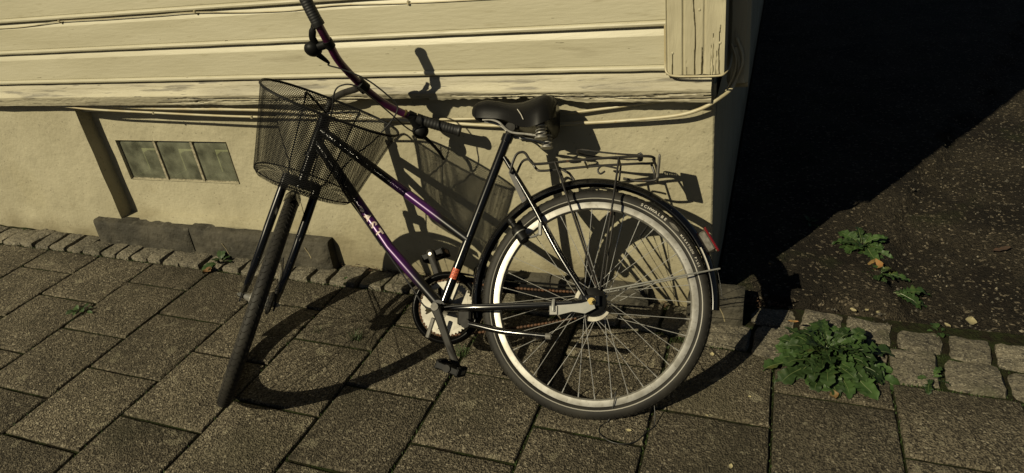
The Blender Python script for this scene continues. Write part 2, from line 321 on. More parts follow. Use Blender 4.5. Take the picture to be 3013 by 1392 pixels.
pav = MB(); xs = [-4 + 0.25*i for i in range(36)]
pav.sheet([[(x, y, gz(x, y)-0.011+0.005*nz(x, y, 0, 9)) for x in xs] for y in [-3.2+0.12*i for i in range(25)] + [-0.2, -0.1, 0.0, 0.06]])
pavement = tag(pav.build('pavement', M['bed']), kind='structure')
GX, GY, PU, PV = -1.0236, -0.5018, 0.35, 0.3534
for i in range(-6, 15):
    off = 0.0 if i % 2 else 0.5
    drift = 0.035*max(0, i-4)
    x0, x1 = GX+PU*i, GX+PU*(i+1)
    for j in range(-8, 4):
        ya = GY + PV*(j+off-drift-1); yb = ya+PV
        ye = lerp_tab(YEND, (x0+x1)/2)
        if ya > ye-0.05: continue
        yb = min(yb, ye) if yb > ye-0.06 else yb
        if yb > ye-0.09: yb = ye
        cx, cy = (x0+x1)/2, (ya+yb)/2; ga = 0.0036+0.0016*random.random()
        ax = Vector((1, 0, GA + random.uniform(-.004, .004))).normalized(); ay = Vector((random.uniform(-.004, .004), 1, GB + random.uniform(-.004, .004))).normalized()
        az = ax.cross(ay).normalized()
        sb = MB(); w, l = (x1-x0)/2-ga, (yb-ya)/2-ga-0.0022
        # slab with a worn, slightly wavy arris
        ring = []; K_ = 9
        for (xa, yaa), (xb, ybb) in (((-w, -l), (w, -l)), ((w, -l), (w, l)), ((w, l), (-w, l)), ((-w, l), (-w, -l))):
            for q in range(K_): t = q/K_; ring.append((xa+(xb-xa)*t, yaa+(ybb-yaa)*t))
        o = Vector((cx, cy, gz(cx, cy))); n_ = len(ring); V = []
        for (inset, zz, wob) in ((0, -0.05, 0), (0, -0.007, .0022), (0.004, -0.0015, .0022), (0.010, 0.0, .001)):
            for (px, py) in ring:
                k = 1 - inset/max(w, l); wv = wob*nz(cx+px, cy+py, inset*50, 28)
                V.append(o + ax*(px*k + wv*(1 if px > 0 else -1)) + ay*(py*k + wv*(1 if py > 0 else -1)) + az*(zz + 0.0012*nz(cx+px, cy+py, 4, 20)))
        F = [(r_*n_+q, r_*n_+(q+1) % n_, (r_+1)*n_+(q+1) % n_, (r_+1)*n_+q) for r_ in range(3) for q in range(n_)] + [tuple(3*n_+q for q in range(n_))]
        sb.add([v-o for v in V], F)
        so = sb.build('paving_slab', M['concrete'], pavement, 40); so.location = o

# cobblestones
def cobble_mesh(seed):
    rs = random.Random(seed); m = MB(); n = 6; P3 = []
    for f in range(6):
        rows = []
        for i in range(n+1):
            row = []
            for j in range(n+1):
                u, v = 2*i/n-1, 2*j/n-1
                q = [(u, v, 1), (v, u, -1), (1, u, v), (-1, v, u), (v, 1, u), (u, -1, v)][f]
                q = Vector(q); e = Vector((abs(q.x)**9, abs(q.y)**9, abs(q.z)**7)); L_ = (e.x+e.y+e.z)**(1/8.4)
                q = q/L_
                k = 1 + 0.10*nz(q.x+seed*3.1, q.y, q.z, 1.6) + 0.05*nz(q.x, q.y+seed*1.7, q.z, 5)
                row.append(q*k*0.5)
            rows.append(row)
        m.sheet(rows)
    return m.mesh('cobblestone', M['granite'], 60)
COB = [cobble_mesh(s_) for s_ in range(9)]
cb = MB()
cb.sheet([[(x, lerp_tab(YEND, x) + (0.06-lerp_tab(YEND, x))*t, gz(x, 0)-0.012+0.016*t+0.008*nz(x, t, 2, 12)) for x in [-4+0.05*i for i in range(160)]] for t in (0, .25, .5, .75, 1)])
cobs = tag(cb.build('cobble_border', M['bed']), kind='structure')
def cobble(x, y, w, d, hgt, z, rot=0):
    o = link('cobblestone', random.choice(COB), cobs); o.location = (x, y, z-hgt/2)
    o.scale = (w, d, hgt); o.rotation_euler = (random.uniform(-.06, .06), random.uniform(-.06, .06), rot + random.uniform(-.07, .07))
x = -2.6
while x < 2.22:
    w = random.uniform(0.085, 0.125) if x < 0.6 else random.uniform(0.10, 0.145)
    y0 = lerp_tab(YEND, x)
    back = -0.045 if -0.82 < x < 0.6 else -0.012
    cobble(x+w/2, (y0+back)/2+0.004, w*1.0, (back-y0)*random.uniform(0.94, 1.02), 0.10, gz(x, 0)+random.uniform(0.0, 0.010)+0.006)
    x += w + random.uniform(0.003, 0.010)
x = 2.235
while x < 3.9:
    w = random.uniform(0.125, 0.165); xm = x+w/2; a, c_ = lerp_tab(YEND, xm), lerp_tab(YMID, xm)
    cobble(xm, (a+c_)/2+0.004, w*1.02, (c_-a)*1.0, 0.11, gz(xm, 0)+random.uniform(0.000, 0.008)+0.004, -0.10)
    x += w + random.uniform(0.006, 0.012)
x = 2.39
while x < 3.9:
    w = random.uniform(0.115, 0.155); xm = x+w/2; a, c_ = lerp_tab(YMID, xm), lerp_tab(YTOP, xm)
    cobble(xm, (a+c_)/2+0.006, w*1.01, (c_-a)*1.0, 0.11, gz(xm, 0)+random.uniform(0.002, 0.010)+0.004, -0.10)
    x += w + random.uniform(0.006, 0.016)

# ------------------------------------------------------------------ the house
XC = 2.246                           # corner of the foundation
house = link('house', None); tag(house, 'cream wooden house with plastered foundation, worn corner board and glass block window', 'house')
NX0, NX1, NZ0, ND = -0.636, 0.50, 0.155, 0.070
def plaster(m, x0, x1, z0, z1, y0, st=0.022, amp=1.0, edge=None):
    n1 = max(2, int((x1-x0)/st)); n2 = max(2, int((z1-z0)/st)); rows = []
    for j in range(n2+1):
        z = z0+(z1-z0)*j/n2
        rows.append([(x0+(x1-x0)*i/n1, y0 - amp*(0.006*nz(x0+(x1-x0)*i/n1, z, 1, 2.2)+0.0035*nz(x0+(x1-x0)*i/n1, z, 4, 9)), z) for i in range(n1+1)])
    m.sheet(rows)
f = MB()
plaster(f, -3.6, NX0, -0.2, 0.80, 0.0)
plaster(f, NX1, XC-0.006, -0.2, 0.80, 0.0)
plaster(f, NX0, NX1, -0.2, NZ0-0.012, 0.0)
GX0, GX1, GZ0, GZ1 = -0.545, 0.126, 0.338, 0.5445
plaster(f, NX0-0.02, NX1+0.02, NZ0-0.03, GZ0, ND, amp=0.4); plaster(f, NX0-0.02, NX1+0.02, GZ1, 0.80, ND, amp=0.4)
plaster(f, NX0-0.02, GX0, GZ0, GZ1, ND, amp=0.4); plaster(f, GX1, NX1+0.02, GZ0, GZ1, ND, amp=0.4)
for xa_, xb_, za_, zb_ in ((GX0, GX0, GZ0, GZ1), (GX1, GX1, GZ1, GZ0), (GX1, GX0, GZ0, GZ0), (GX0, GX1, GZ1, GZ1)):
    f.sheet([[(xa_, q, za_), (xb_, q, zb_)] for q in (ND-0.004, ND+0.03)])
rows = [[(NX0 + 0.004*nz(1, z*9, 3)+y*0.02, y, z) for z in [NZ0-0.02+(0.82-NZ0)*i/40 for i in range(41)]] for y in (-0.002, 0.004, ND*0.5, ND+0.012)]
f.sheet(rows); f.sheet([[(NX1 + 0.004*nz(1, z*9, 7), y, z) for z in [NZ0-0.02+(0.82-NZ0)*i/40 for i in range(41)]] for y in (ND+0.012, ND*0.5, 0.004, -0.002)])
f.sheet([[(xx, y, NZ0 + 0.012*(y/ND) - 0.012 + 0.004*nz(xx*7, y*9, 0)) for xx in [NX0-0.01+(NX1-NX0+0.02)*i/50 for i in range(51)]] for y in (-0.004, 0.02, 0.05, ND+0.012)])
# rounded corner and the dim side of the foundation
cp = [(XC-0.006, 0.0), (XC-0.0015, 0.002), (XC+0.001, 0.007), (XC+0.002, 0.03)]
f.sheet([[(px, py + 0.002*nz(px, z, 3, 20), z) for px, py in cp] for z in [-0.2+0.02*i for i in range(51)]])
f.sheet([[(XC+0.002 + 0.006*nz(3, y, z, 3), y, z) for y in [0.03+0.25*i for i in range(28)]] for z in [-0.25+0.1*i for i in range(11)]])
f.build('foundation', M['plaster'], house, 50)

# dark closed body behind the cladding, so that the house is solid
bd = MB(); bd.box((-0.70, 3.52, 3.2), (5.86, 6.98, 5.0)); bd.box((-0.70, 3.6, 0.3), (5.80, 6.9, 1.1)); bd.build('core_wall', M['board'], house, 0)

def board_profile(z):
    return [(-0.012, z+0.003), (-0.044, z+0.0005), (-0.0485, z+0.004), (-0.050, z+0.010), (-0.048, z+0.0155), (-0.0440, z+0.0182), (-0.0405, z+0.0192), (-0.0425, z+0.0212),
            (-0.0425, z+0.060), (-0.0425, z+0.110), (-0.0405, z+0.116), (-0.030, z+0.1355), (-0.018, z+0.139)]
XB = [-3.6+0.06*i for i in range(96)]
for i in range(38):
    z = 0.857 + 0.137*i; m = MB(); s_ = random.random()*40
    xs_ = XB if i < 4 else [-3.6, -1, 1, 2.10]
    prof = board_profile(z)
    rows = []
    for x in [q for q in xs_ if q < 2.098] + [2.102]:
        dy = 0.0013*nz(x, s_, 0, 1.5) + 0.0006*nz(x, s_, 3, 9); dz = 0.0012*nz(x, s_, 7, 1.2)
        rows.append([(x, y + dy, zz + dz + (0.0012*nz(x, s_, 5, 22) if k < 3 else 0)) for k, (y, zz) in enumerate(prof)])
    m.sheet(rows); m.build('cladding_board', M['board'], house, 16)
    # boards of the side wall, turned away from the lamp
    m = MB(); m.sheet([[(2.262 - yy*1.1 - 0.03, q, zz) for yy, zz in prof] for q in (0.10, 3.0, 7.0)][::-1]); m.build('cladding_board', M['board'], house, 50)

# weathered sill board with a split, rotten lower edge
m = MB(); rows = []
xs_ = [-3.6+0.1*i for i in range(27)] + [-0.95+0.0075*i for i in range(427)]
for x in [q for q in xs_ if q < 2.236] + [2.238]:
    rot = sst(-0.05, 0.15, x)*(0.55 + 0.45*nz(x, 0, 0, 3)); rotr = sst(0.85, 1.0, x)*sst(1.86, 1.72, x)
    bot = 0.757 + 0.0035*nz(x, 2, 0, 7) + 0.004*rot*nz(x, 5, 0, 40) + rotr*(0.016 + 0.010*nz(x, 1, 8, 12) + 0.006*nz(x, 1, 3, 45))
    p = [(-0.020, 0.862), (-0.028, 0.857), (-0.040, 0.842), (-0.043, 0.832), (-0.0475, 0.810), (-0.058, 0.803), (-0.0605, 0.7985), (-0.060, 0.796)]
    K_ = 14
    for k in range(1, K_+1):
        t = k/K_; zz = 0.796 + (bot-0.796)*t; y = -0.060 + 0.010*t
        crack = 0
        for (zc, amp, x0_, x1_, sd) in ((0.783, 0.010, 0.02, 1.0, 1), (0.773, 0.012, 0.16, 1.25, 2), (0.787, 0.007, 1.35, 2.3, 3), (0.777, 0.011, 1.5, 2.3, 4), (0.768, 0.010, 1.85, 2.3, 6), (0.766, 0.008, -0.05, 0.8, 5)):
            zl = zc + 0.006*nz(x, sd, 0, 5) + 0.002*nz(x, sd, 4, 30)
            wd = 0.0034 + 0.0034*nz(x, sd, 9, 11)
            if wd > 0 and x0_ < x < x1_ and nz(x, sd, 3, 2.3) > -0.25: crack = max(crack, amp*max(0, 1-abs(zz-zl)/max(wd, 0.0004)))
        y += crack + 0.0025*rot*nz(x, zz, 1, 60) + 0.0012*nz(x, zz, 5, 120)
        p.append((y, zz))
    p += [(-0.03, bot+0.002), (0.02 if x < 2 else 0.0, bot+0.006)]
    rows.append([(x, y, zz) for y, zz in p])
m.sheet(rows[::-1]); e0 = rows[-1]; m.add(e0 + [(2.238, 0.03, 0.76), (2.238, 0.03, 0.86)], [tuple(range(len(e0)+2))])
m.build('sill_board', M['sill'], house, 45)

# fluted corner board with open splits
def pilaster_depth(x, z):
    d = 0
    for xc, w_, dp in ((2.154, 0.0045, 0.005), (2.216, 0.0045, 0.004), (2.106, 0.003, 0.003)): d = max(d, dp*max(0, 1-abs(x-xc)/w_))
    for xc, amp, zt, dp, wd, sd in ((2.189, 0.010, 2.0, 0.012, 0.0024, 1), (2.262, 0.006, 1.02, 0.010, 0.0016, 2), (2.211, 0.004, 0.93, 0.016, 0.0034, 3), (2.243, 0.004, 0.97, 0.006, 0.0012, 4), (2.1215, 0.003, 0.93, 0.010, 0.0022, 5), (2.236, 0.003, 0.95, 0.005, 0.001, 6), (2.252, 0.003, 0.92, 0.005, 0.001, 8), (2.165, 0.002, 0.89, 0.004, 0.001, 9)):
        if z < zt:
            xl = xc + amp*nz(sd, z, 0, 7) + 0.0015*nz(sd, z, 2, 40); w_ = wd*(1.0+0.5*nz(sd, z, 5, 14))*(sst(zt, zt-0.05, z) if zt < 2 else 0.65+0.35*sst(1.0, 0.9, z))
            d = max(d, dp*max(0, 1-abs(x-xl)/max(w_, 0.0004)))
    return d
m = MB(); zs = [0.849+0.004*i for i in range(108)] + [1.30, 1.5, 2.5, 6.2]; xs_ = [2.103+0.0016*i for i in range(108)] + [2.2755]
rows = []
for z in zs:
    row = [(2.1, -0.036, z), (2.101, -0.060, z)]
    for x in xs_: row.append((x, -0.0635 + pilaster_depth(x, z) + 0.0008*nz(x, z, 0, 25), z + (0.002*nz(x, 0, 0, 40) if z < 0.85 else 0)))
    row += [(2.2765, -0.061, z), (2.277, 0.05, z)]
    rows.append(row)
m.sheet(rows); m.sheet([[(x, -0.062, 0.8485) for x in (2.101, 2.2765)], [(x, 0.05, 0.8485) for x in (2.101, 2.2765)]][::-1])
co = m.build('corner_board', M['pilaster'], house, 40)
for x, z in ((2.122, 0.917), (2.201, 1.043), (2.262, 0.944)):
    nl = MB(); nl.ball((x, -0.0635, z), 0.0042, 8, 5, (1, .6, 1)); nl.build('nail_head', M['pilaster'], co)
m = MB(); m.cbox((2.308, 0.105, 3.48), (0.066, 0.09, 5.42), 0.012); m.cyl((2.277, 0.105, 0.775), (2.340, 0.105, 0.775), 0.020, 14); m.build('side_corner_board', M['pilaster'], house, 40)

# glass blocks in the niche
for xa, xb in ((-0.541, -0.318), (-0.305, -0.092), (-0.079, 0.122)):
    m = MB(); za, zb = 0.343, 0.540; y = ND+0.006; n = 12; rows = []
    cxm, czm = (xa+xb)/2, (za+zb)/2
    for j in range(n+1):
        row = []
        for i in range(n+1):
            u, v = 2*i/n-1, 2*j/n-1; q = max(abs(u), abs(v))
            dip = 0.0 if q > 0.9 else 0.007*(1-(q/0.9)**4)
            row.append((cxm+u*(xb-xa)/2, y + 0.006*sst(0.9, 1.0, q) + dip*0.6, czm+v*(zb-za)/2))
        rows.append(row)
    ib = MB(); bx_ = [(xa+.004, za+.004), (xb-.004, za+.004), (xb-.004, zb-.004), (xa+.004, zb-.004)]; dp_ = 0.075
    for q in range(4):
        (x0_, z0_), (x1_, z1_) = bx_[q], bx_[(q+1) % 4]; ib.add([(x0_, y+.008, z0_), (x1_, y+.008, z1_), (x1_+(cxm-x1_)*.12, y+dp_, z1_+(czm-z1_)*.12), (x0_+(cxm-x0_)*.12, y+dp_, z0_+(czm-z0_)*.12)], [(0, 1, 2, 3)])
    ib.cur = 1; ib.add([(px_+(cxm-px_)*.12, y+dp_-.001, pz_+(czm-pz_)*.12) for px_, pz_ in bx_], [(0, 1, 2, 3)])
    gb = ib.build('glass_block', [M['blockinside'], M['blockback']], house, 0)
    m.sheet(rows); m.build('pane', M['dustyglass'], gb, 60)
m = MB(); m.box((-0.3115, ND+0.012, 0.441), (0.0128, 0.018, 0.206)); m.box((-0.0855, ND+0.012, 0.441), (0.0128, 0.018, 0.206))
m.box((-0.21, ND+0.016, 0.5425), (0.67, 0.016, 0.004)); m.box((-0.21, ND+0.016, 0.340), (0.67, 0.018, 0.006)); m.build('mortar_joint', M['mortar'], house, 0)

# loose stones along the foot of the wall
def stone(name, pieces, label):
    root = link(name, None); root.location = (pieces[0][0], -0.03, 0); tag(root, label, 'stone')
    for (x0, x1, y0, y1, h0, h1, sd) in pieces:
        m = MB(); n = max(6, int((x1-x0)/0.02)); rows = []
        for i in range(n+1):
            x = x0+(x1-x0)*i/n; t = i/n; hh = h0+(h1-h0)*t + 0.006*nz(x, sd, 0, 4) + 0.0025*nz(x, sd, 0, 26)
            b0 = gz(x, 0)-0.05; e = 0.008*(1 if 0 < i < n else 0); yy = y0 + 0.006*nz(x, sd, 5, 6) + (0.010 if i in (0, n) else 0)
            rows.append([(x, y1, b0), (x, y1, hh), (x, yy+0.014, hh), (x, yy+0.004, hh-0.004), (x, yy, hh-0.014), (x, yy-0.004+0.004*nz(x, sd, 2, 14), hh*0.5), (x, yy-0.006, b0)])
        m.sheet(rows); k = len(rows[0])
        m.add(rows[0], [tuple(range(k-1, -1, -1))]); m.add(rows[-1], [tuple(range(k))])
        m.v = [(v[0]-root.location.x, v[1]-root.location.y, v[2]) for v in m.v]
        m.build('stone_piece', M['slate'], root, 40)
stone('threshold_stone', [(-0.79, -0.172, -0.052, 0.02, 0.150, 0.140, 1), (-0.168, 0.34, -0.050, 0.02, 0.142, 0.133, 2), (0.345, 0.62, -0.055, 0.02, 0.136, 0.128, 3)], 'long cracked grey stone under the glass block window')
stone('foundation_stone', [(1.30, 1.63, -0.04, 0.02, 0.035, 0.03, 5), (1.635, 2.02, -0.045, 0.02, 0.03, 0.02, 6)], 'low dark stones at the wall foot behind the rear wheel')
stone('corner_stone', [(2.17, 2.365, -0.092, 0.05, 0.022, 0.014, 8)], 'smooth grey stone at the corner of the house')

# cables on the wall
def cable_thing(name, pts, r, label, mat_='wallcable', cat='cable', clips=()):
    root = link(name, None); p0 = Vector(pts[0]); root.location = p0; tag(root, label, cat)
    m = MB(); m.tube([q-p0 for q in smooth_path(pts, 8)], r, 8); m.build('cable_run', M[mat_], root, 60)
    for cpt in clips:
        m = MB(); m.cbox(Vector(cpt)-p0, (0.010, 0.012, 0.016), 0.003); m.build('clip', M[mat_], root, 40)
WY = -0.0445
cable_thing('telephone_wire', [(-1.6, WY, 1.118), (-0.811, WY, 1.112), (-0.613, WY, 1.115), (-0.438, WY, 1.125), (-0.185, WY, 1.1235), (0.094, WY, 1.124), (0.303, WY, 1.126), (0.544, WY, 1.114), (0.743, WY, 1.110), (0.879, WY, 1.117), (0.993, WY, 1.118), (1.235, WY, 1.110), (1.606, WY, 1.106), (2.09, WY, 1.105)], 0.0022,
    'thin painted wire clipped along the boards at the top', clips=[(-0.436, WY, 1.126), (0.305, WY, 1.128), (1.235, WY, 1.111)])
cable_thing('upper_cable', [(-1.3, -0.02, 0.765), (-0.738, -0.030, 0.752), (-0.485, -0.030, 0.732), (-0.125, -0.024, 0.714), (0.193, -0.020, 0.700), (0.439, -0.018, 0.693), (0.985, -0.015, 0.684), (1.276, -0.015, 0.684), (1.546, -0.015, 0.692), (1.797, -0.016, 0.713), (2.03, -0.018, 0.744), (2.16, -0.016, 0.762), (2.20, -0.005, 0.772)], 0.0050,
    'cream painted cable sagging under the sill, upper of two', clips=[(-0.125, -0.026, 0.714), (0.40, -0.022, 0.694)])
cable_thing('lower_cable', [(-0.353, -0.02, 0.744), (-0.116, -0.022, 0.733), (0.457, -0.018, 0.722), (0.80, -0.016, 0.70), (1.03, -0.015, 0.682), (1.316, -0.016, 0.668), (1.542, -0.018, 0.661), (1.843, -0.024, 0.677), (2.028, -0.030, 0.693), (2.139, -0.034, 0.708), (2.203, -0.036, 0.728), (2.249, -0.032, 0.753), (2.292, 0.02, 0.775), (2.312, 0.05, 0.83), (2.30, 0.055, 0.90)], 0.0066,
    'thick cream cable bending up round the house corner')
cable_thing('corner_wire', [(2.0985, -0.051, 1.0), (2.0985, -0.053, 0.90), (2.099, -0.058, 0.872), (2.106, -0.066, 0.856), (2.128, -0.067, 0.8465), (2.185, -0.068, 0.8445), (2.256, -0.068, 0.845), (2.277, -0.060, 0.849), (2.288, -0.02, 0.858), (2.29, 0.05, 0.88)], 0.0035,
    'thin painted wire bent round the foot of the corner board')
cable_thing('side_cable', [(2.255, 0.03, 0.735), (2.285, 0.035, 0.765), (2.318, 0.04, 0.83), (2.322, 0.045, 0.875), (2.302, 0.05, 0.93)], 0.005, 'outer cable looping beside the corner board')

cable_thing('side_wire', [(2.252, 0.022, 0.742), (2.278, 0.026, 0.772), (2.300, 0.030, 0.825), (2.303, 0.034, 0.87), (2.288, 0.04, 0.915)], 0.0032, 'thinnest of the cables curling up behind the corner board')

# ------------------------------------------------------------------ the bicycle (local X forward, Y to the rider's left, Z up the frame, origin on the rear axle)
RW = 0.361
bike = link('bicycle', None)
bh, bl, bu = Vector((-0.98562, -0.16900, 0.0)), Vector((0.13559, -0.79076, 0.59692)), Vector((-0.10088, 0.58834, 0.80230))
bm = Matrix.Identity(4); con = Vector((1.95834, -0.65767, -0.06339))
for i in range(3): bm[i][0], bm[i][1], bm[i][2], bm[i][3] = bh[i], bl[i], bu[i], con[i]
bike.matrix_world = bm
tag(bike, 'black and purple city bicycle with wire basket leaning against the house wall', 'bicycle')
def bp(m, name, mats, parent=None, smooth=40):
    o = m.build(name, mats, parent or bike, smooth)
    if parent is None: o.location = (0, 0, RW)
    return o
V = Vector
AX0, DV, FW, LT = V((0.9901, 0, 0.5860)), V((-0.31434, 0, 0.94931)), V((-0.49082, 0.85597, -0.16252)), V((-0.81258, -0.51702, -0.26906))
def WF(f_, l_, a_): return AX0 + FW*f_ + LT*l_ + DV*a_
FF = (0.105, -0.005, -0.592)
FC = WF(*FF)             # front hub
BBp = V((0.5065, 0, -0.0153))

# frame
m = MB()
m.tube([BBp, V((0.2907, 0, 0.5456))], 0.0158, 16)
m.tube([V((0.2907, 0, 0.5456))-V((-.0365, 0, .093))*0.02, V((0.2825, 0, 0.566))], 0.0195, 16)
m.tube([V((0.964, 0, 0.668)), V((1.008, 0, 0.532))], 0.0205, 18)
m.lathe(V((0.964, 0, 0.668)), DV, [(0.0, .012), (0.021, .012), (0.024, .006), (0.024, -.004), (0.0205, -.006)], 18)
m.lathe(V((1.008, 0, 0.532)), DV, [(0.0205, .006), (0.025, .004), (0.025, -.010), (0.0, -.010)], 18)
m.lathe(BBp, (0, 1, 0), [(0.0, -.042), (0.024, -.042), (0.024, .042), (0.0, .042)], 20)
for s_ in (1, -1):
    m.tube(smooth_path([(0.485, .026*s_, -.017), (0.3756, .048*s_, -.0169), (0.22, .058*s_, -.012), (0.06, .063*s_, -.005), (0.0, .063*s_, 0)], 5), [0.0105]*15+[0.0095]*6, 12, flat=1.15)
    m.tube(smooth_path([(0.2926, .016*s_, 0.4855), (0.2014, .030*s_, 0.3334), (0.1097, .047*s_, 0.1619), (0.012, .062*s_, 0.006)], 5), 0.0078, 12)
m.tube([(0.175, -.034, 0.29), (0.175, .034, 0.29)], 0.006, 8); m.tube([(0.40, -.046, -.017), (0.40, .046, -.017)], 0.007, 8)
m.cur = 1; m.tube([V((0.418, 0, 0.2115)), V((0.66, 0, 0.3915)), V((0.974, 0, 0.622))], 0.0168, 18)
m.cur = 2; m.tube([BBp, V((0.70, 0, 0.191)), V((0.989, 0, 0.582))], 0.0178, 18)
m.cur = 0
for s_ in (1, -1):
    m.cbox((0.002, .066*s_, 0.004), (0.055, .006, 0.034), 0.002)
frame = bp(m, 'frame', [M['black'], M['purple_top'], M['purple_down']])

# fork
m = MB()
m.tube([WF(0, 0, -.055), WF(0, 0, -.185)], 0.0185, 16)
m.tube([WF(0, -.06, -.165), WF(0, .06, -.165)], 0.019, 14)
for s_ in (1, -1):
    m.tube(smooth_path([WF(0, .056*s_, -.15), WF(.004, .057*s_, -.30), WF(.022, .056*s_-.001, -.45), WF(.058, .055*s_-.003, -.54), WF(FF[0], .055*s_+FF[1], FF[2]-.006)], 6), [0.0155]*9+[.0145]*6+[.0125]*5+[.010]*5, 14)
    m.cbox(WF(FF[0], .057*s_+FF[1], FF[2]-.006), (0.006, 0.03, 0.034), 0.002, (LT, FW, DV))
fork = bp(m, 'fork', M['black'])

def wheel(name, ctr, ax, ref, seed, front):
    ax = ax.normalized(); ref = ref.normalized(); w = ax.cross(ref)
    def at(r_, t, z): return ctr + ref*(r_*math.cos(t)) + w*(r_*math.sin(t)) + ax*z
    k = MB(); k.lathe(ctr, ax, [(.3285, -.0125), (.3305, -.0135), (.3290, -.0142), (.306, -.0135), (.302, -.006), (.3015, 0), (.302, .006), (.306, .0135), (.3290, .0142), (.3305, .0135), (.3285, .0125), (.318, .010), (.318, -.010), (.3285, -.0125)], 96, ref=ref)
    wo = bp(k, name, M['alloy'])
    k = MB(); rc, rm = .3430, .0232
    prof = []
    for i in range(22):
        t = math.pi*(0.80) - 2*math.pi*0.80*i/21; prof.append((rc + rm*math.cos(t), rm*math.sin(t)*0.98))
    k.lathe(ctr, ax, prof, 110, ref=ref); ty = bp(k, 'tyre', M['rubber'], wo)
    k = MB(); NB = 100
    for q in range(NB):
        for s_ in (1, -1):
            t0 = 2*math.pi*(q + (0.5 if s_ > 0 else 0))/NB; path = []
            for i in range(4):
                ph = s_*(0.08 + 0.95*i/3); t = t0 + 0.016*math.sin(i*1.3) + 0.030*i/3
                path.append(at(rc + (rm+.0002)*math.cos(ph), t, rm*math.sin(ph)))
            k.tube(path, [.0010, .0013, .0013, .0009], 4, cap=False)
            ph = s_*0.78; path = [at(rc + (rm+.0001)*math.cos(ph), t0+.036+.010*i, rm*math.sin(ph)) for i in range(3)]
            k.tube(path, .0011, 4, cap=False)
    tag(bp(k, 'tread', M['rubber'], wo, 30), kind='stuff')
    k = MB(); k.lathe(ctr, ax, [(.3345, .0217), (.3362, .0224), (.3372, .0226)], 96, ref=ref); bp(k, 'reflective_stripe', M['stripe'], wo)
    # hub
    k = MB(); fr = .020 if front else .036; fz = .026 if front else .028
    k.lathe(ctr, ax, [(.004, -.055), (.012, -.050), (.014, -fz-.004), (fr, -fz-.002), (fr, -fz+.002), (fr*.75, -fz+.006), (fr*.70, 0), (fr*.75, fz-.006), (fr, fz-.002), (fr, fz+.002), (.014, fz+.004), (.012, .050), (.004, .055)], 28, ref=ref)
    bp(k, 'hub', M['alloy'], wo)
    rs = random.Random(seed)
    for q in range(36):
        s_ = 1 if q % 2 else -1; tr = 2*math.pi*q/36 + seed*0.06
        lead = 1 if (q//2) % 2 else -1
        a_ = at(fr-.002, tr + lead*(1.05 if front else 0.95), s_*fz); e_ = at(.3035, tr, s_*.003)
        k = MB(); dd = (e_-a_); k.tube([a_, a_+dd*0.94], .00105, 6); k.tube([a_+dd*0.94, e_], .0019, 6); bp(k, 'spoke', M['steel'], wo)
    t = 0.62 if not front else 2.0
    k = MB(); k.tube([at(.3015, -t, 0), at(.262, -t, 0)], .003, 8); k.tube([at(.286, -t, 0), at(.260, -t, 0)], .0042, 8); bp(k, 'valve', M['blackmatt'], wo)
    return wo
rear = wheel('rear_wheel', V((0, 0, 0)), V((0, 1, 0)), V((0, 0, 1)), 3, False)
LTw = (LT + DV*0.012).normalized(); DVw = (DV - LT*0.012).normalized()
frontw = wheel('front_wheel', FC, LTw, DVw, 5, True)

# lettering
def glyph(txt, size, cut=0.0):
    cu = bpy.data.curves.new('glyph', 'FONT'); cu.body = txt; cu.size = size; cu.align_x = 'CENTER'; cu.extrude = 0.0; cu.resolution_u = 3; cu.offset = size*0.022
    o = bpy.data.objects.new('glyph', cu); C.objects.link(o); bpy.context.view_layer.update()
    me = bpy.data.meshes.new_from_object(o.evaluated_get(bpy.context.evaluated_depsgraph_get()))
    bm_ = bmesh.new(); bm_.from_mesh(me)
    if cut:
        lo_ = min(v.co.y for v in bm_.verts); hi_ = max(v.co.y for v in bm_.verts); q = lo_ + cut
        while q < hi_:
            bmesh.ops.bisect_plane(bm_, geom=bm_.verts[:]+bm_.edges[:]+bm_.faces[:], plane_co=(0, q, 0), plane_no=(0, 1, 0)); q += cut
    bm_.verts.ensure_lookup_table(); bm_.verts.index_update()
    vs = [v.co.copy() for v in bm_.verts]; fs = [tuple(v.index for v in p.verts) for p in bm_.faces]; bm_.free()
    bpy.data.objects.remove(o); bpy.data.curves.remove(cu); bpy.data.meshes.remove(me)
    return vs, fs
def tyre_text(txt, size, r_, a0, a1, z, sx):
    k = MB()
    for i, ch in enumerate(txt):
        if ch == ' ': continue
        vs, fs = glyph(ch, size); a = R(a0 + (a1-a0)*(i+0.5)/len(txt))
        # angle measured from the top towards the rear
        rad = V((-math.sin(a), 0, math.cos(a))); tan = V((-math.cos(a), 0, -math.sin(a)))
        k.add([rad*(r_ + v.y) + tan*(v.x*sx) + V((0, z - 14*(v.y)**2 - 0.10*v.y, 0)) for v in vs], fs)
    return k
bp(tyre_text('SCHWALBE', 0.0125, .3435, 26.2, 42.5, .0240, 1.15), 'lettering', M['white'], rear, 0)
bp(tyre_text('MARATHON PLUS', 0.0092, .3440, 52.5, 72.0, .0240, 1.0), 'lettering', M['white'], rear, 0)
k = MB(); rows = []
for i in range(9):
    a = R(44.0 + 6.8*i/8); hw = .0052*math.sin(math.pi*(i+.6)/9.2)
    rad = V((-math.sin(a), 0, math.cos(a))); rows.append([rad*(.3490-hw) + V((0, .0239, 0)), rad*(.3490+hw) + V((0, .0228, 0))])
k.sheet(rows); bp(k, 'emblem', M['lens'], rear, 0)
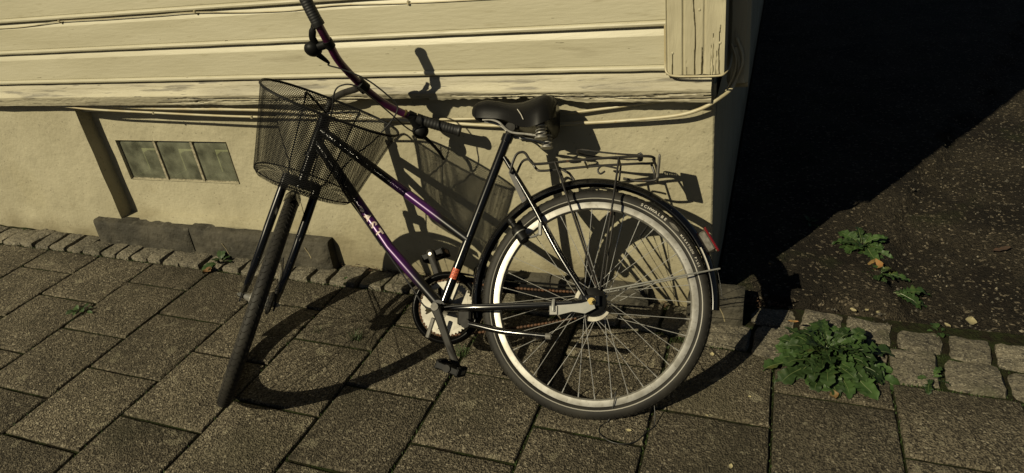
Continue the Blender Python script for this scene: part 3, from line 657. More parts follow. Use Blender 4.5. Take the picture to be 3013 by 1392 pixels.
# worn name on the down tube
e1 = (V((0.5919, 0, 0.0525)) - V((0.8208, 0, 0.3545))).normalized(); e2 = V((e1.z, 0, -e1.x)); r_t = 0.0178
if e2.z < 0: e2 = -e2
o0 = V((0.8125, 0, 0.3435))
def on_tube(t, q, off): return o0 + e1*t + e2*q + V((0, math.sqrt(max(1e-8, r_t*r_t - q*q)) + off, 0))
k = MB(); kb = MB()
for i, ch in enumerate('AST'):
    vs, fs = glyph(ch, 0.0400, 0.0022); tc = 0.061 + 0.0335*i + (0.002 if ch == 'T' else 0)
    k.add([on_tube(tc + v.x*1.02, v.y - 0.0142, 0.0009) for v in vs], fs)
    kb.add([on_tube(tc + v.x*1.25 - 0.0022, (v.y - 0.0142)*1.06 - 0.0014, 0.0004) for v in vs], fs)
rs = random.Random(4); pts = []
for i in range(14):
    a = 2*math.pi*i/14; rr = 0.0095*(0.45 + 0.75*rs.random()); pts.append((0.027 + rr*1.5*math.cos(a), rr*1.1*math.sin(a)-0.001))
k.add([on_tube(0.027, -0.001, 0.0009)] + [on_tube(t, q, 0.0009) for t, q in pts], [(0, 1+i, 1+(i+1) % 14) for i in range(14)])
kb.add([on_tube(0.0275, -0.001, 0.0004)] + [on_tube(0.0275+(t-.027)*1.3, q*1.25-.001, 0.0004) for t, q in pts], [(0, 1+i, 1+(i+1) % 14) for i in range(14)])
bp(k, 'lettering', M['pinkwhite'], frame, 0); bp(kb, 'lettering_outline', M['maroon'], frame, 0)
# orange sticker on the seat tube
sd = (V((0.2907, 0, 0.5456)) - BBp).normalized(); sp_ = V((sd.z, 0, -sd.x)); so_ = BBp + sd*0.121; rows = []
for i in range(9):
    a = -0.95 + 1.5*i/8; rows.append([so_ + sd*q + sp_*(0.0163*math.sin(a)) + V((0, 0.0163*math.cos(a), 0)) for q in (-.018, .018)])
k = MB(); k.sheet(rows); bp(k, 'sticker', M['orange'], frame, 0)
k = MB()
for q0 in (-.011, 0.0, .010):
    k.tube([so_ + sd*(q0+.004*math.sin(i*2.1)) + sp_*(0.0167*math.sin(a)) + V((0, 0.0167*math.cos(a), 0)) for i, a in enumerate([-.7+.2*j for j in range(6)])], .0006, 4)
bp(k, 'scribble', M['maroon'], frame, 0)

# mudguards
def guard(ctr, ax, ref, r_, a0, a1, wd):
    k = MB(); prof = []
    for i in range(9):
        t = -1 + 2*i/8; prof.append((r_ - 0.021*abs(t)**2.6, wd*t))
    prof += [(p[0]-.0022, p[1]*.97) for p in prof[::-1]] + [prof[0]]
    k.lathe(ctr, ax, prof, 60, a0, a1, ref); return k
rg = bp(guard(V((.007, 0, .010)), V((0, 1, 0)), V((0, 0, 1)), 0.3955, R(-95), R(99), .027), 'rear_mudguard', M['black'])
fg = bp(guard(FC, LTw, DVw, 0.392, R(-118), R(22), .026), 'front_mudguard', M['black'])
k = MB(); k.tube([(-0.036, .062, 0.0355), (-0.20, .058, 0.066), (-0.379, .034, 0.1005), (-0.390, .030, 0.1025)], .0020, 8, flat=1.3)
k.tube([(-0.036, -.062, 0.0355), (-0.379, -.034, 0.1005)], .0024, 8); bp(k, 'stay', M['galv'], rg)
for s_ in (1, -1):
    k = MB(); k.tube([FC+LT*.058*s_, FC+LT*.034*s_ - FW*.36 + DV*.12], .0022, 8); bp(k, 'stay', M['galv'], fg)
# white stripe worn into the guard edge and the red reflector
k = MB(); k.lathe((.007, 0, .010), (0, 1, 0), [(.3745, .0276), (.3785, .0272)], 12, R(-77), R(-65), V((0, 0, 1)))
bp(k, 'scuffed_edge', M['white'], rg, 0)
k = MB(); k.tube(smooth_path([(-.385, .006, .10), (-.392, .008, .05), (-.395, .009, .02), (-.405, .010, .012), (-.410, .01, .002)], 4), .0010, 6); bp(k, 'light_wire', M['cable'], rg)
a_ = R(62); rad = V((-math.sin(a_), 0, math.cos(a_))); tan = V((-math.cos(a_), 0, -math.sin(a_)))
k = MB(); k.cbox(rad*.404, (.024, .030, .072), .006, (rad, V((0, 1, 0)), tan)); bp(k, 'reflector_mount', M['lens'], rg)
k = MB(); k.cbox(rad*.418, (.007, .036, .084), .004, (rad, V((0, 1, 0)), tan)); bp(k, 'red_reflector', M['red'], rg)

# drive train
m = MB(); rc_ = V((BBp.x, -.050, BBp.z))
NT = 46; vs = []
for i in range(NT*4):
    t = 2*math.pi*i/(NT*4); rr = (0.0955, 0.0955, 0.0905, 0.0905)[i % 4]; vs.append((math.cos(t)*rr, math.sin(t)*rr))
n_ = len(vs); VV = [rc_ + V((p[0], y, p[1])) for y in (-.0015, .0015) for p in vs] + [rc_ + V((p[0]*.80, y, p[1]*.80)) for y in (-.0015, .0015) for p in vs]
m.add(VV, [(i, (i+1) % n_, 2*n_+(i+1) % n_, 2*n_+i) for i in range(n_)] + [(n_+i, 3*n_+i, 3*n_+(i+1) % n_, n_+(i+1) % n_) for i in range(n_)] + [(i, n_+i, n_+(i+1) % n_, (i+1) % n_) for i in range(n_)])
for q in range(5):
    t = 2*math.pi*q/5 + 0.5; dd = V((math.cos(t), 0, math.sin(t))); tt = V((-math.sin(t), 0, math.cos(t)))
    m.add([rc_ + dd*.018 + tt*.020 + V((0, .002, 0)), rc_ + dd*.018 - tt*.020 + V((0, .002, 0)), rc_ + dd*.078 - tt*.034 + V((0, .002, 0)), rc_ + dd*.078 + tt*.034 + V((0, .002, 0))], [(0, 1, 2, 3)])
bp(m, 'chainring', M['ring'])
m = MB(); m.lathe(rc_ + V((0, -.006, 0)), (0, 1, 0), [(.101, .004), (.106, .012), (.1115, .0155), (.117, .015), (.1225, .010), (.126, .001), (.126, -.012), (.122, -.014)], 60)
def plate(k, pts, y0, y1):
    n = len(pts); k.add([V((p[0], y, p[1])) for y in (y0, y1) for p in pts], [tuple(range(n)), tuple(range(2*n-1, n-1, -1))] + [(i, n+i, n+(i+1) % n, (i+1) % n) for i in range(n)])
plate(m, [(0.47, .098), (0.40, .085), (0.25, .066), (0.08, .047), (-0.03, .050), (-0.04, .020), (0.08, .016), (0.25, .030), (0.40, .044), (0.43, .05)], -.066, -.062)
plate(m, [(0.47, .108), (0.40, .095), (0.25, .076), (0.06, .058), (0.06, .052), (0.25, .070), (0.40, .089), (0.47, .101)], -.066, -.036)
bp(m, 'chain_guard', M['guardblack'])
def chain_run(a, b, n):
    k = MB(); a = V(a); b_ = V(b); dd = (b_-a).normalized(); up_ = V((0, 1, 0)).cross(dd)
    for i in range(n):
        t = (i+.5)/n; c_ = a + (b_-a)*t + V((0, 0, -0.006*math.sin(math.pi*t))); k.cbox(c_, (.0112, .0065 if i % 2 else .0045, .0088), .0025, (dd, V((0, 1, 0)), up_))
    return k
k = chain_run((0.50, -.050, -.109), (0.0, -.050, -.037), 42)
k2 = chain_run((0.50, -.050, .078), (0.0, -.050, .034), 42); k.add(k2.v, k2.f)
for i in range(26):
    t = math.pi/2 - 0.05 - math.pi*1.0*i/25; dd = V((math.cos(t), 0, math.sin(t))); tt = V((-math.sin(t), 0, math.cos(t)))
    k.cbox(rc_ + dd*.0945, (.0112, .0065 if i % 2 else .0045, .0088), .0025, (tt, V((0, 1, 0)), dd))
bp(k, 'chain', M['rust'])
m = MB(); m.lathe((0, -.048, 0), (0, 1, 0), [(.0, -.004), (.034, -.004), (.038, 0), (.034, .003), (0, .003)], 36); bp(m, 'sprocket', M['rust'])
def crank(a, b, name):
    a, b = V(a), V(b); dd = (b-a).normalized(); sd_ = V((0, 1, 0)).cross(dd)
    k = MB(); rows = []
    for t, w_, th in ((-.06, .007, .007), (-.03, .014, .010), (0.0, .0165, .0115), (.15, .0135, .010), (.6, .0115, .008), (.9, .0115, .0075), (1.0, .0135, .0075), (1.06, .012, .007), (1.09, .005, .005)):
        c_ = a + (b-a)*t; rows.append([c_ + sd_*(w_*x) + V((0, th*y, 0)) for x, y in ((-1, -.6), (-1, .6), (-.7, 1), (.7, 1), (1, .6), (1, -.6), (.7, -1), (-.7, -1), (-1, -.6))])
    k.sheet(rows); return bp(k, name, M['darksteel'])
def pedal(c_, name, turn, amber):
    c_ = V(c_); x_ = V((math.cos(turn), 0, math.sin(turn))); z_ = V((-math.sin(turn), 0, math.cos(turn))); y_ = V((0, 1, 0))
    k = MB(); axs = (x_, y_, z_)
    k.cyl(c_-y_*.048, c_+y_*.044, .010, 12)
    for q in (-1, 1):
        k.cbox(c_+x_*(.034*q), (.012, .092, .026), .003, axs); k.cbox(c_+y_*(.042*q), (.074, .010, .022), .003, axs)
        for i in range(5): k.cbox(c_+x_*(.034*q)+y_*(-.034+.017*i), (.016, .006, .031), .002, axs)
    k.cbox(c_, (.062, .020, .016), .003, axs)
    po = bp(k, name, M['blackmatt'])
    k = MB(); k.cyl(c_+y_*.046, c_+y_*.052, .012, 16); bp(k, 'end_cap', M['darksteel'], po)
    for q in (-1, 1):
        k = MB(); k.cbox(c_+x_*(.0410*q), (.003, .040, .014), .001, axs); bp(k, 'reflector', M['amber'] if amber else M['lens'], po)
m_l = crank((BBp.x, .066, BBp.z), (0.4306, .080, -0.2002), 'crank'); k = MB(); k.cyl((BBp.x, .076, BBp.z), (BBp.x, .0805, BBp.z), .0128, 20); bp(k, 'dust_cap', M['lens'], m_l)
m_r = crank((BBp.x, -.068, BBp.z), (0.5775, -.082, 0.1744), 'crank'); k = MB(); k.cyl((.5775, -.074, .1744), (.5775, -.072, .1744), .0062, 12); bp(k, 'pedal_bolt', M['alloy'], m_r)
pedal((0.4306, .132, -.2055), 'pedal', 0.35, False); pedal((0.5745, -.134, .1744), 'pedal', -0.35, True)
k = MB(); k.cbox((0.538, .02, -.083), (.014, .010, .070), .003, (V((.95, 0, .3)), V((0, 1, 0)), V((-.3, 0, .95)))); bp(k, 'guard_bracket', M['lens'])

# rear hub furniture: brake plate, torque arm, nut
k = MB(); k.lathe((0, .036, 0), (0, 1, 0), [(.040, -.004), (.046, .004), (.044, .014), (.030, .020), (.0, .022)], 36); bp(k, 'brake_plate', M['blackmatt'])
k = MB(); plate(k, [(0.128, -.012), (0.128, -.040), (0.105, -.041), (0.06, -.030), (0.02, -.036), (-.012, -.020), (-.004, .006), (0.03, -.004), (0.07, -.008)], .0695, .0735); to = bp(k, 'torque_arm', M['galv'], None, 0)
k = MB(); k.cbox((0.118, .074, -.026), (.026, .008, .030), .002); k.tube([(0.118, .050, -.008), (0.118, .072, .004), (0.118, .079, -.010), (0.118, .078, -.03)], .006, 8); k.cyl((0.117, .077, -.027), (0.117, .082, -.027), .0048, 6); bp(k, 'clamp', M['galv'], to)
k = MB(); k.cyl((0, .07, 0), (0, .080, 0), .0098, 6); k.cyl((0, .070, 0), (0, .094, 0), .0048, 12); k.cyl((0, .0695, 0), (0, .072, 0), .013, 18); bp(k, 'axle_nut', M['brass'])
k = MB(); k.lathe((0, .030, 0), (0, 1, 0), [(.044, 0), (.060, .002), (.060, .006), (.044, .006)], 26, R(165), R(238), V((0, 0, 1))); k.lathe((0, .030, 0), (0, 1, 0), [(.040, 0), (.058, .002), (.058, .006), (.040, .006)], 10, R(42), R(75), V((0, 0, 1))); bp(k, 'spoke_flange', M['ring'])

# kickstand
k = MB(); k.cbox((0.415, .035, -.050), (.045, .040, .050), .006); k.cyl((0.405, .05, -.068), (0.405, .074, -.068), .015, 14); ks = bp(k, 'kickstand', M['darksteel'])
k = MB(); k.tube(smooth_path([(0.405, .062, -.068), (0.37, .070, -.074), (0.2867, .086, -.0915), (0.20, .100, -.100), (0.124, .110, -.1067)], 5), [.0095]*16+[.0088]*5, 12); bp(k, 'stand_leg', M['black'], ks)
k = MB(); k.tube([(0.137, .1087, -.106), (0.120, .1105, -.107)], .0098, 12); bp(k, 'stand_tip', M['lens'], ks)

# bottle dynamo
a_, b_ = V((.212, .060, .196)), V((.244, .053, .240)); dd = (b_-a_).normalized()
k = MB(); k.lathe(a_, dd, [(0, -.003), (.012, -.003), (.0185, .003), (.0185, .030), (.021, .032), (.021, .046), (.015, .056), (.011, .058), (.010, .074), (.0, .074)], 24); dy = bp(k, 'dynamo', M['blackmatt'])
k = MB(); k.lathe(a_+dd*.074, dd, [(0, 0), (.0125, 0), (.0125, .016), (.0, .018)], 20); bp(k, 'drive_wheel', M['blackmatt'], dy)
k = MB(); k.lathe(a_+dd*.031, dd, [(.0214, -.002), (.0218, 0), (.0214, .002)], 24); k.tube([(.205, .058, .206), (.180, .052, .212), (.168, .045, .222)], .004, 8); k.cbox((.165, .048, .236), (.012, .010, .045), .003); bp(k, 'bracket', M['galv'], dy)

# seat post and saddle
k = MB(); k.tube([(0.2907, 0, 0.545), (0.274, 0, 0.588)], .0130, 16); bp(k, 'seat_post', M['darksteel'])
k = MB(); k.cyl((0.272, -.022, .588), (0.272, .022, .588), .017, 16); k.cbox((0.268, 0, .592), (.042, .034, .020), .004); bp(k, 'saddle_clamp', M['darksteel'])
secs = [(.411, .004, .664, .648), (.404, .017, .677, .634), (.388, .026, .688, .626), (.355, .031, .693, .622), (.315, .036, .686, .616), (.280, .047, .676, .604), (.250, .063, .672, .584), (.222, .080, .674, .568), (.192, .095, .681, .562), (.160, .105, .690, .564), (.132, .107, .694, .571), (.108, .099, .690, .580), (.094, .080, .682, .592), (.086, .050, .672, .606)]
k = MB(); rows = []
for (s_, w_, zt, zs_) in secs:
    if s_ < .22: s_ = .22 - (.22-s_)*.80
    row = []
    for i in range(25):
        t = -1 + 2*i/24; q = abs(t)
        y = w_*math.copysign(math.sin(q*math.pi/2)**0.85 if q else 0, t); z = zs_ + (zt-zs_)*max(0, math.cos(q*math.pi/2))**0.62
        if s_ < 0.2: z -= 0.010*math.exp(-(t/0.28)**2)
        row.append((s_, y, z))
    row += [(s_, w_*.80, zs_+.006), (s_, 0, zs_+.016), (s_, -w_*.80, zs_+.006), row[0]]
    rows.append(row)
k.sheet(rows); k.add(rows[0], [tuple(range(len(rows[0])-1))]); k.add(rows[-1], [tuple(range(len(rows[0])-2, -1, -1))])
sa = bp(k, 'saddle', M['saddle'], None, 60)
k = MB(); k.tube([(.235, .0842, .628), (.222, .0892, .608), (.214, .0905, .590)], .0014, 6); bp(k, 'scratch', M['white'], sa)
for s_ in (1, -1):
    k = MB(); k.tube(smooth_path([(.370, .012*s_, .622), (.340, .020*s_, .618), (.310, .026*s_, .605), (.285, .030*s_, .580), (.262, .030*s_, .566), (.215, .032*s_, .558), (.175, .042*s_, .548), (.160, .055*s_, .545)], 4), .0038, 8); bp(k, 'rail', M['alloy'], sa)
    k = MB(); cx = V((.160, .060*s_, .535)); N_ = 60
    k.tube([cx + V((.017*math.cos(i*.42), .017*math.sin(i*.42), .046*i/N_)) for i in range(N_+1)], .0026, 6); k.lathe(cx-V((0, 0, .004)), (0, 0, 1), [(0, 0), (.021, 0), (.022, .003), (.0, .006)], 20); bp(k, 'spring', M['alloy'], sa)

# rear carrier
k = MB(); rw = .0044
for s_ in (1, -1):
    k.tube(smooth_path([(.268, .040*s_, .425), (.260, .046*s_, .450), (.246, .050*s_, .482), (.230, .050*s_, .492), (.214, .050*s_, .487), (.195, .050*s_, .458), (.175, .050*s_, .450), (.10, .050*s_, .4535), (-.01, .050*s_, .459), (-.14, .050*s_, .461), (-.176, .050*s_, .460), (-.192, .044*s_, .459), (-.200, .030*s_, .458)], 6), rw, 8)
    k.tube([(.1154, .055*s_, .452), (.095, .060*s_, .395), (-.0183, .066*s_, .044)], .0050, 8, flat=.7); k.tube([(-.0898, .055*s_, .458), (-.084, .062*s_, .41), (-.0267, .067*s_, .040)], .0050, 8, flat=.7)
k.tube([(-.200, .031, .458), (-.200, -.031, .458)], rw, 8)
for q in (.1154, .02, -.0898): k.tube([(q, .05, .4535), (q, -.05, .4535)], rw*.8, 8)
k.tube(smooth_path([(-.196, .03, .455), (-.206, .012, .430), (-.204, 0, .395), (-.15, 0, .392), (-.10, 0, .402)], 5), .0042, 8)
k.tube(smooth_path([(-.19, -.035, .455), (-.20, -.03, .42), (-.20, -.02, .395)], 5), .0042, 8)
k.tube(smooth_path([(-.085, .045, .425), (-.06, .045, .432), (-.035, .045, .436), (-.022, .045, .422), (-.03, .045, .410), (-.045, .045, .418)], 5), .0032, 8)
k.tube([(.11, 0, .447), (.075, 0, .425), (.06, 0, .403)], .0042, 8)
rk = bp(k, 'luggage_rack', M['rackwire'])
k = MB()
for s_ in (1, -1):
    k.tube(smooth_path([(-.150, .030*s_, .470), (-.10, .034*s_, .474), (-.04, .036*s_, .482), (.02, .034*s_, .494), (.045, .020*s_, .498), (.05, 0, .497)], 6), .0030, 8)
N_ = 30; k.tube([V((-.155 + .008*math.cos(i*1.0), -.032+.064*i/N_, .470 + .008*math.sin(i*1.0))) for i in range(N_+1)], .0022, 6)
bp(k, 'spring_clip', M['rackwire'], rk)
k = MB(); k.cbox((-.2120, 0, .428), (.008, .090, .080), .003, (V((.99, 0, .12)), V((0, 1, 0)), V((-.12, 0, .99)))); bp(k, 'reflector_plate', M['lens'], rk)
k = MB(); plate(k, [(.275, .43), (.262, .44), (.215, .335), (.228, .325)], .026, .030); plate(k, [(.275, .43), (.262, .44), (.215, .335), (.228, .325)], -.030, -.026); bp(k, 'rack_bracket', M['rackwire'], rk, 0)

# stem, handlebar, grips, levers
CL = V((.7646, .1235, .7292))
k = MB(); q0 = WF(.0, 0, .09); q1 = WF(.012, .004, .155)
k.tube(smooth_path([q0, WF(.0, 0, .13), q1, q1+(CL-q1)*.35 + V((0, 0, .006)), q1+(CL-q1)*.75, CL], 6), [.0112]*12+[.0118]*19, 14); stem = bp(k, 'stem', M['darksteel'])
HB = [(.8388, .4317, .9375), (.8200, .4010, .8850), (.8026, .3680, .8382), (.7945, .3150, .8020), (.7905, .2520, .7700), (.7770, .1700, .7440), CL, (.7300, .0570, .7000), (.6830, .0000, .6760), (.6283, -.0401, .6572), (.5500, -.0680, .6350), (.4766, -.0885, .6166)]
hp = smooth_path(HB, 8)
bd_ = (hp[52]-hp[44]).normalized()
k = MB(); k.tube([CL-bd_*.019, CL-bd_*.017, CL+bd_*.017, CL+bd_*.019], [.017, .021, .021, .017], 18); nrm = bd_.orthogonal().normalized(); k.cyl(CL - V((0, 0, .018)) - nrm*.012, CL - V((0, 0, .018)) + nrm*.012, .007, 8); bp(k, 'clamp', M['blackmatt'], stem)
k = MB(); k.tube(hp, .0132, 14); bar = bp(k, 'handlebar', M['plum'])
def grip(path, flip):
    k = MB(); n = len(path); rr = []
    dense = []
    for i in range(n-1):
        for q in range(4): dense.append(path[i] + (path[i+1]-path[i])*(q/4))
    dense.append(path[-1]); L_ = len(dense)
    for i in range(L_):
        t = i/(L_-1) if not flip else 1-i/(L_-1)      # t=0 inner, 1 outer
        r_ = .0190 + .0004*math.sin(t*95) if .12 < t < .9 else .0198
        if t > .95: r_ = .0215
        if t > .995: r_ = .0195
        rr.append(r_)
    k.tube(dense, rr, 16); return k
bp(grip(hp[0:17], True), 'grip', M['grip'], bar); bp(grip(hp[72:], False), 'grip', M['grip'], bar)
# front brake lever and its round housing
k = MB(); hc = V((.6226, -.0702, .6205)); hx = (V(HB[10])-V(HB[8])).normalized()
k.tube([V((.652, -.022, .668)), V((.632, -.037, .660))], .0165, 16); k.ball(hc, .030, 18, 12, (1, .9, 1)); k.tube([V((.640, -.03, .660)), hc], .018, 12)
lv = bp(k, 'brake_lever', M['blackmatt'], bar)
k = MB(); k.tube(smooth_path([hc, (.6156, -.0808, .6042), (.5968, -.1026, .5865), (.5731, -.1311, .5585), (.5607, -.1591, .5342)], 5), [.012]*5+[.009]*5+[.0075]*6+[.0065]*4+[.0072], 10, flat=.6); bp(k, 'lever_blade', M['blackmatt'], bar)
k = MB(); k.tube([V((.664, -.012, .6715)), V((.660, -.016, .670))], .0135, 16); bp(k, 'clamp_band', M['brass'], bar)
# gear shifter on the other side
k = MB(); k.ball((.8560, .2990, .7960), .029, 18, 12, (1, 1, .85)); k.tube([V((.7945, .315, .802)), V((.856, .299, .797))], .014, 12); k.tube([V((.7932, .303, .796)), V((.7958, .326, .808))], .0162, 16)
k.tube(smooth_path([(.838, .300, .800), (.842, .33, .815), (.836, .345, .828), (.826, .358, .846)], 4), [.013]*5+[.012]*5+[.009]*3, 10, flat=.55); k.tube([(.846, .285, .782), (.8300, .262, .770), (.824, .250, .765)], [.010, .007, .004], 10)
bp(k, 'gear_shifter', M['blackmatt'], bar)
def bcable(pts, r_=.0026, mt='cable', name='brake_cable'):
    k = MB(); k.tube(smooth_path(pts, 8), r_, 8); return bp(k, name, M[mt])
bcable([(.824, .250, .765), (.8280, .2430, .7600), (.7839, .2302, .7477), (.7138, .1991, .7196), (.6638, .1446, .6831), (.6404, .1166, .6557), (.6465, .1083, .6292), (.6747, .1102, .589), (.74, .08, .545), (.84, .03, .50), (.89, .020, .43), (.80, .020, .30), (.70, .020, .172), (.60, .022, .043), (.545, .030, -.018), (.44, .062, -.012), (.2, .068, -.004), (.06, .072, .0)], name='gear_cable')
bcable([(.6226, -.066, .602), (.6563, -.0153, .6189), (.6792, .073, .6422), (.7152, .1647, .6738), (.7486, .2124, .6965), (.7818, .2301, .6959), (.8146, .2223, .6779), (.85, .17, .62), (.93, .07, .55), (.985, .030, .45), (1.02, -.03, .33), (1.045, -.01, .22)])
k = MB(); k.tube(smooth_path([FC+LT*.03+DV*.16-FW*.01, FC+LT*.045+DV*.10, FC+LT*.040+DV*.045], 4), .0026, 8); k.lathe(FC+LT*.030, LT, [(.032, 0), (.040, .004), (.040, .012), (.028, .018), (.0, .019)], 26); k.tube([FC+LT*.047+DV*.01, FC+LT*.047+DV*.055+FW*.01], [.008, .006], 8); bp(k, 'front_brake', M['darksteel'])
for s_ in (1, -1):
    k = MB(); k.cyl(FC+LT*.060*s_, FC+LT*.067*s_, .0075, 6); k.cyl(FC+LT*.058*s_, FC+LT*.072*s_, .004, 10); bp(k, 'axle_nut', M['galv'])
bcable([(0.989, .024, .560), (.90, .024, .438), (.80, .024, .302), (.72, .0235, .194)], .0020, name='light_cable')

# wire basket in front of the handlebar
BU = (DV*math.cos(R(20)) + FW*math.sin(R(20))).normalized(); BF = (FW*math.cos(R(20)) - DV*math.sin(R(20))).normalized()
BC = WF(.290, .010, .085); BH = .285
def bask(t, a):
    """t 0 bottom to 1 rim, a angle"""
    ha, hb = .166 + (.226-.166)*t**1.1, .100 + (.140-.100)*t
    if t < .10: q = (1-t/.10); ha -= .014*q*q; hb -= .014*q*q
    c_, s_ = math.cos(a), math.sin(a); e = .84
    return BC - BU*(BH*(1-t)) + LT*(ha*math.copysign(abs(c_)**e, c_)) + BF*(hb*math.copysign(abs(s_)**e, s_))
k = MB(); k.tube([bask(1, 2*math.pi*i/64) for i in range(65)], .0042, 8, cap=False); k.tube([bask(0.06, 2*math.pi*i/64) for i in range(65)], .0022, 6, cap=False)
for a in (R(250), R(290)): k.tube([bask(t/6, a)-BF*.002 for t in range(7)], .0026, 6)
for a in (R(250), R(290)): k.tube(smooth_path([bask(.9, a), bask(.9, a)-BF*.05+BU*.01, WF(.02, .0, .10)], 4), .004, 6)
basket = bp(k, 'basket', M['blackmatt'])
k = MB(); NC, NR = 152, 70; wv = .00108
def ribbon(a, b_, nn):
    d_ = (b_-a); s__ = d_.cross(nn).normalized()*wv; k.add([a-s__, a+s__, b_+s__, b_-s__], [(0, 1, 2, 3)])
G_ = [[bask(j/NR, 2*math.pi*(i+(.5 if j % 2 else 0))/NC) for i in range(NC)] for j in range(NR+1)]
for j in range(NR):
    for i in range(NC):
        p = G_[j][i]; nn = (p - (BC - BU*(BH*(1-j/NR)))).normalized()
        o_ = 0 if j % 2 == 0 else 1
        ribbon(p, G_[j+1][(i+o_) % NC], nn); ribbon(p, G_[j+1][(i+o_-1) % NC], nn)
for s_ in (1, -1):
    for q in range(-46, 47):
        c0 = q*.0062; pr = None
        for t in range(-40, 41):
            u_ = t*.005; x_, y_ = (u_ + c0)*.7, (u_*s_ - c0*s_)*.7*.95
            ok = abs(x_/.150)**2.2 + abs(y_/.086)**2.2 < 1
            p = BC - BU*BH + LT*x_ + BF*y_
            if ok and pr is not None: ribbon(pr, p, BU)
            pr = p if ok else None
tag(bp(k, 'wire_mesh', M['basketblack'], basket, 0), kind='stuff')

# ------------------------------------------------------------------ loose wire under the rear wheel
cable_thing('loose_wire', [(2.02, -0.615, 0.02), (2.015, -0.64, -0.02), (2.003, -0.662, -0.060), (1.985, -0.686, -0.0625), (1.987, -0.715, -0.0625), (2.02, -0.739, -0.0635), (2.062, -0.742, -0.065), (2.099, -0.722, -0.066), (2.122, -0.68, -0.066), (2.142, -0.646, -0.062), (2.135, -0.60, -0.02), (2.12, -0.575, 0.03)], 0.0017, 'thin black wire looped on the slabs under the rear tyre', 'cable', 'wire')

# ------------------------------------------------------------------ weeds, leaves, litter
def leaf_mesh(seed, lobes, toothed=True):
    """lobed, wrinkled blade of length 1 along X with a pale midrib"""
    rs = random.Random(seed); k = MB(); n = 30 if toothed else 12; rows = []; rib = []
    ph = [rs.uniform(0, 6.28) for _ in range(6)]
    for i in range(n):
        t = i/(n-1)
        w_ = (0.10 + 0.90*math.sin(math.pi*min(1, t)**1.35)**0.75)*(0.215 if toothed else 0.26)
        if t < .14: w_ = 0.018 + 0.10*t
        if toothed and t >= .14:
            saw = (t*lobes + ph[0]) % 1.0
            w_ *= 0.60 + 0.52*saw*rs.uniform(.8, 1.2)
        if i == n-1: w_ = .004
        z = 0.40*t - 0.52*t*t + .016*math.sin(t*11+ph[1]); yc = .05*math.sin(t*3.2+ph[2])*t
        def wr(q): return .030*math.sin(t*23+ph[3]+q) + .018*math.sin(t*41+ph[4]-q)
        rows.append([(t-.10*w_, yc-w_, z+.30*w_+wr(0)), (t, yc-w_*.5, z+.16*w_+.4*wr(1)), (t, yc, z-.010), (t, yc+w_*.5, z+.16*w_+.4*wr(2)), (t-.10*w_, yc+w_*rs.uniform(.9, 1.08), z+.30*w_+wr(3))])
        if t < .86: rib.append((t, yc, z-.004))
    k.sheet(rows); k.cur = 1; k.tube(rib, [.015*(1-i/len(rib))+.003 for i in range(len(rib))], 5)
    return k.mesh('leaf', [M['leaf'], M['rib']], 60)
LEAVES = [leaf_mesh(s_, 3.2 + 0.7*(s_ % 3)) for s_ in range(9)]
ROUND = [leaf_mesh(20+s_, 1, False) for s_ in range(3)]
def weed(name, pos, n, lmin, lmax, label, rise=(.05, .95), meshes=LEAVES, spread=.02, group=None, dirs=None, z0=None):
    root = link(name, None); x, y = pos; root.location = (x, y, gz(x, y) if z0 is None else z0); tag(root, label, 'weed', group)
    for i in range(n):
        o = link('leaf', random.choice(meshes), root); u = (i+.5)/n
        L_ = random.uniform(lmin, lmax)*(1.08-.35*(1-u)); a = i*2.39996 + random.uniform(-.35, .35)
        if dirs: a = random.uniform(*dirs)
        el = rise[1] + (rise[0]-rise[1])*u + random.uniform(-.15, .15)
        rr_ = spread*math.sqrt(random.random())*(0.12+0.88*u); o.location = (rr_*math.cos(a), rr_*math.sin(a), random.uniform(0, .012) + (.03*(1-u) if spread > .1 else 0))
        o.rotation_euler = (random.uniform(-.5, .5), -el + .30, a); o.scale = (L_, L_*random.uniform(.9, 1.35), L_*random.uniform(.7, 1.1))
    return root
random.seed(21)
dand = weed('dandelion', (2.640, -0.200), 150, .062, .132, 'large leafy dandelion growing between the slabs and cobblestones', (.0, 1.10), spread=.115)
for i in range(22):
    o = link('leaf', random.choice(LEAVES), dand); a = i*0.2856 + random.uniform(-.12, .12); L_ = random.uniform(.10, .165)
    o.location = (.085*math.cos(a), .085*math.sin(a), random.uniform(.0, .015)); o.rotation_euler = (random.uniform(-.4, .4), random.uniform(-.05, .35), a); o.scale = (L_, L_*random.uniform(.8, 1.15), L_*.8)
weed('yard_weed', (2.80, 0.58), 40, .05, .12, 'toothed green weed in the asphalt, farthest from the bicycle', (.05, .9), spread=.05)
weed('yard_weed', (2.845, 0.36), 15, .04, .09, 'small weed beside the brown leaf in the broken asphalt', (.05, .8), spread=.03)
weed('yard_weed', (2.88, 0.235), 9, .07, .13, 'flat weed with one long leaf pointing right, nearest the cobbles', (.05, .25), spread=.02, dirs=(-.5, .5))
weed('yard_weed', (2.60, 0.74), 7, .03, .06, 'tiny weed at the edge of the house shadow', (.1, .8))
weed('joint_weed', (0.03, -0.095), 9, .04, .085, 'small weed by the orange leaf at the stone kerb', (.1, 1.0), meshes=ROUND, spread=.03)
weed('joint_weed', (0.742, -0.126), 4, .025, .035, 'two bright round leaves between the cobbles by the wheel shadow', (.3, 1.0), meshes=ROUND)
weed('joint_weed', (-0.337, -0.569), 14, .015, .04, 'tiny weed in a slab joint at the far left', (.1, 1.0), meshes=ROUND, spread=.05)
weed('joint_weed', (2.94, -0.235), 8, .03, .06, 'small reddish weed at the lower cobble row', (.1, .9), spread=.03)
weed('joint_weed', (3.0, 0.02), 8, .02, .045, 'small weed on top of the upper cobble row', (.1, .9), meshes=ROUND, spread=.03)
weed('joint_weed', (2.16, -0.43), 4, .012, .025, 'tiny sprout in the joint inside the rear wheel', (.3, 1.1), meshes=ROUND)
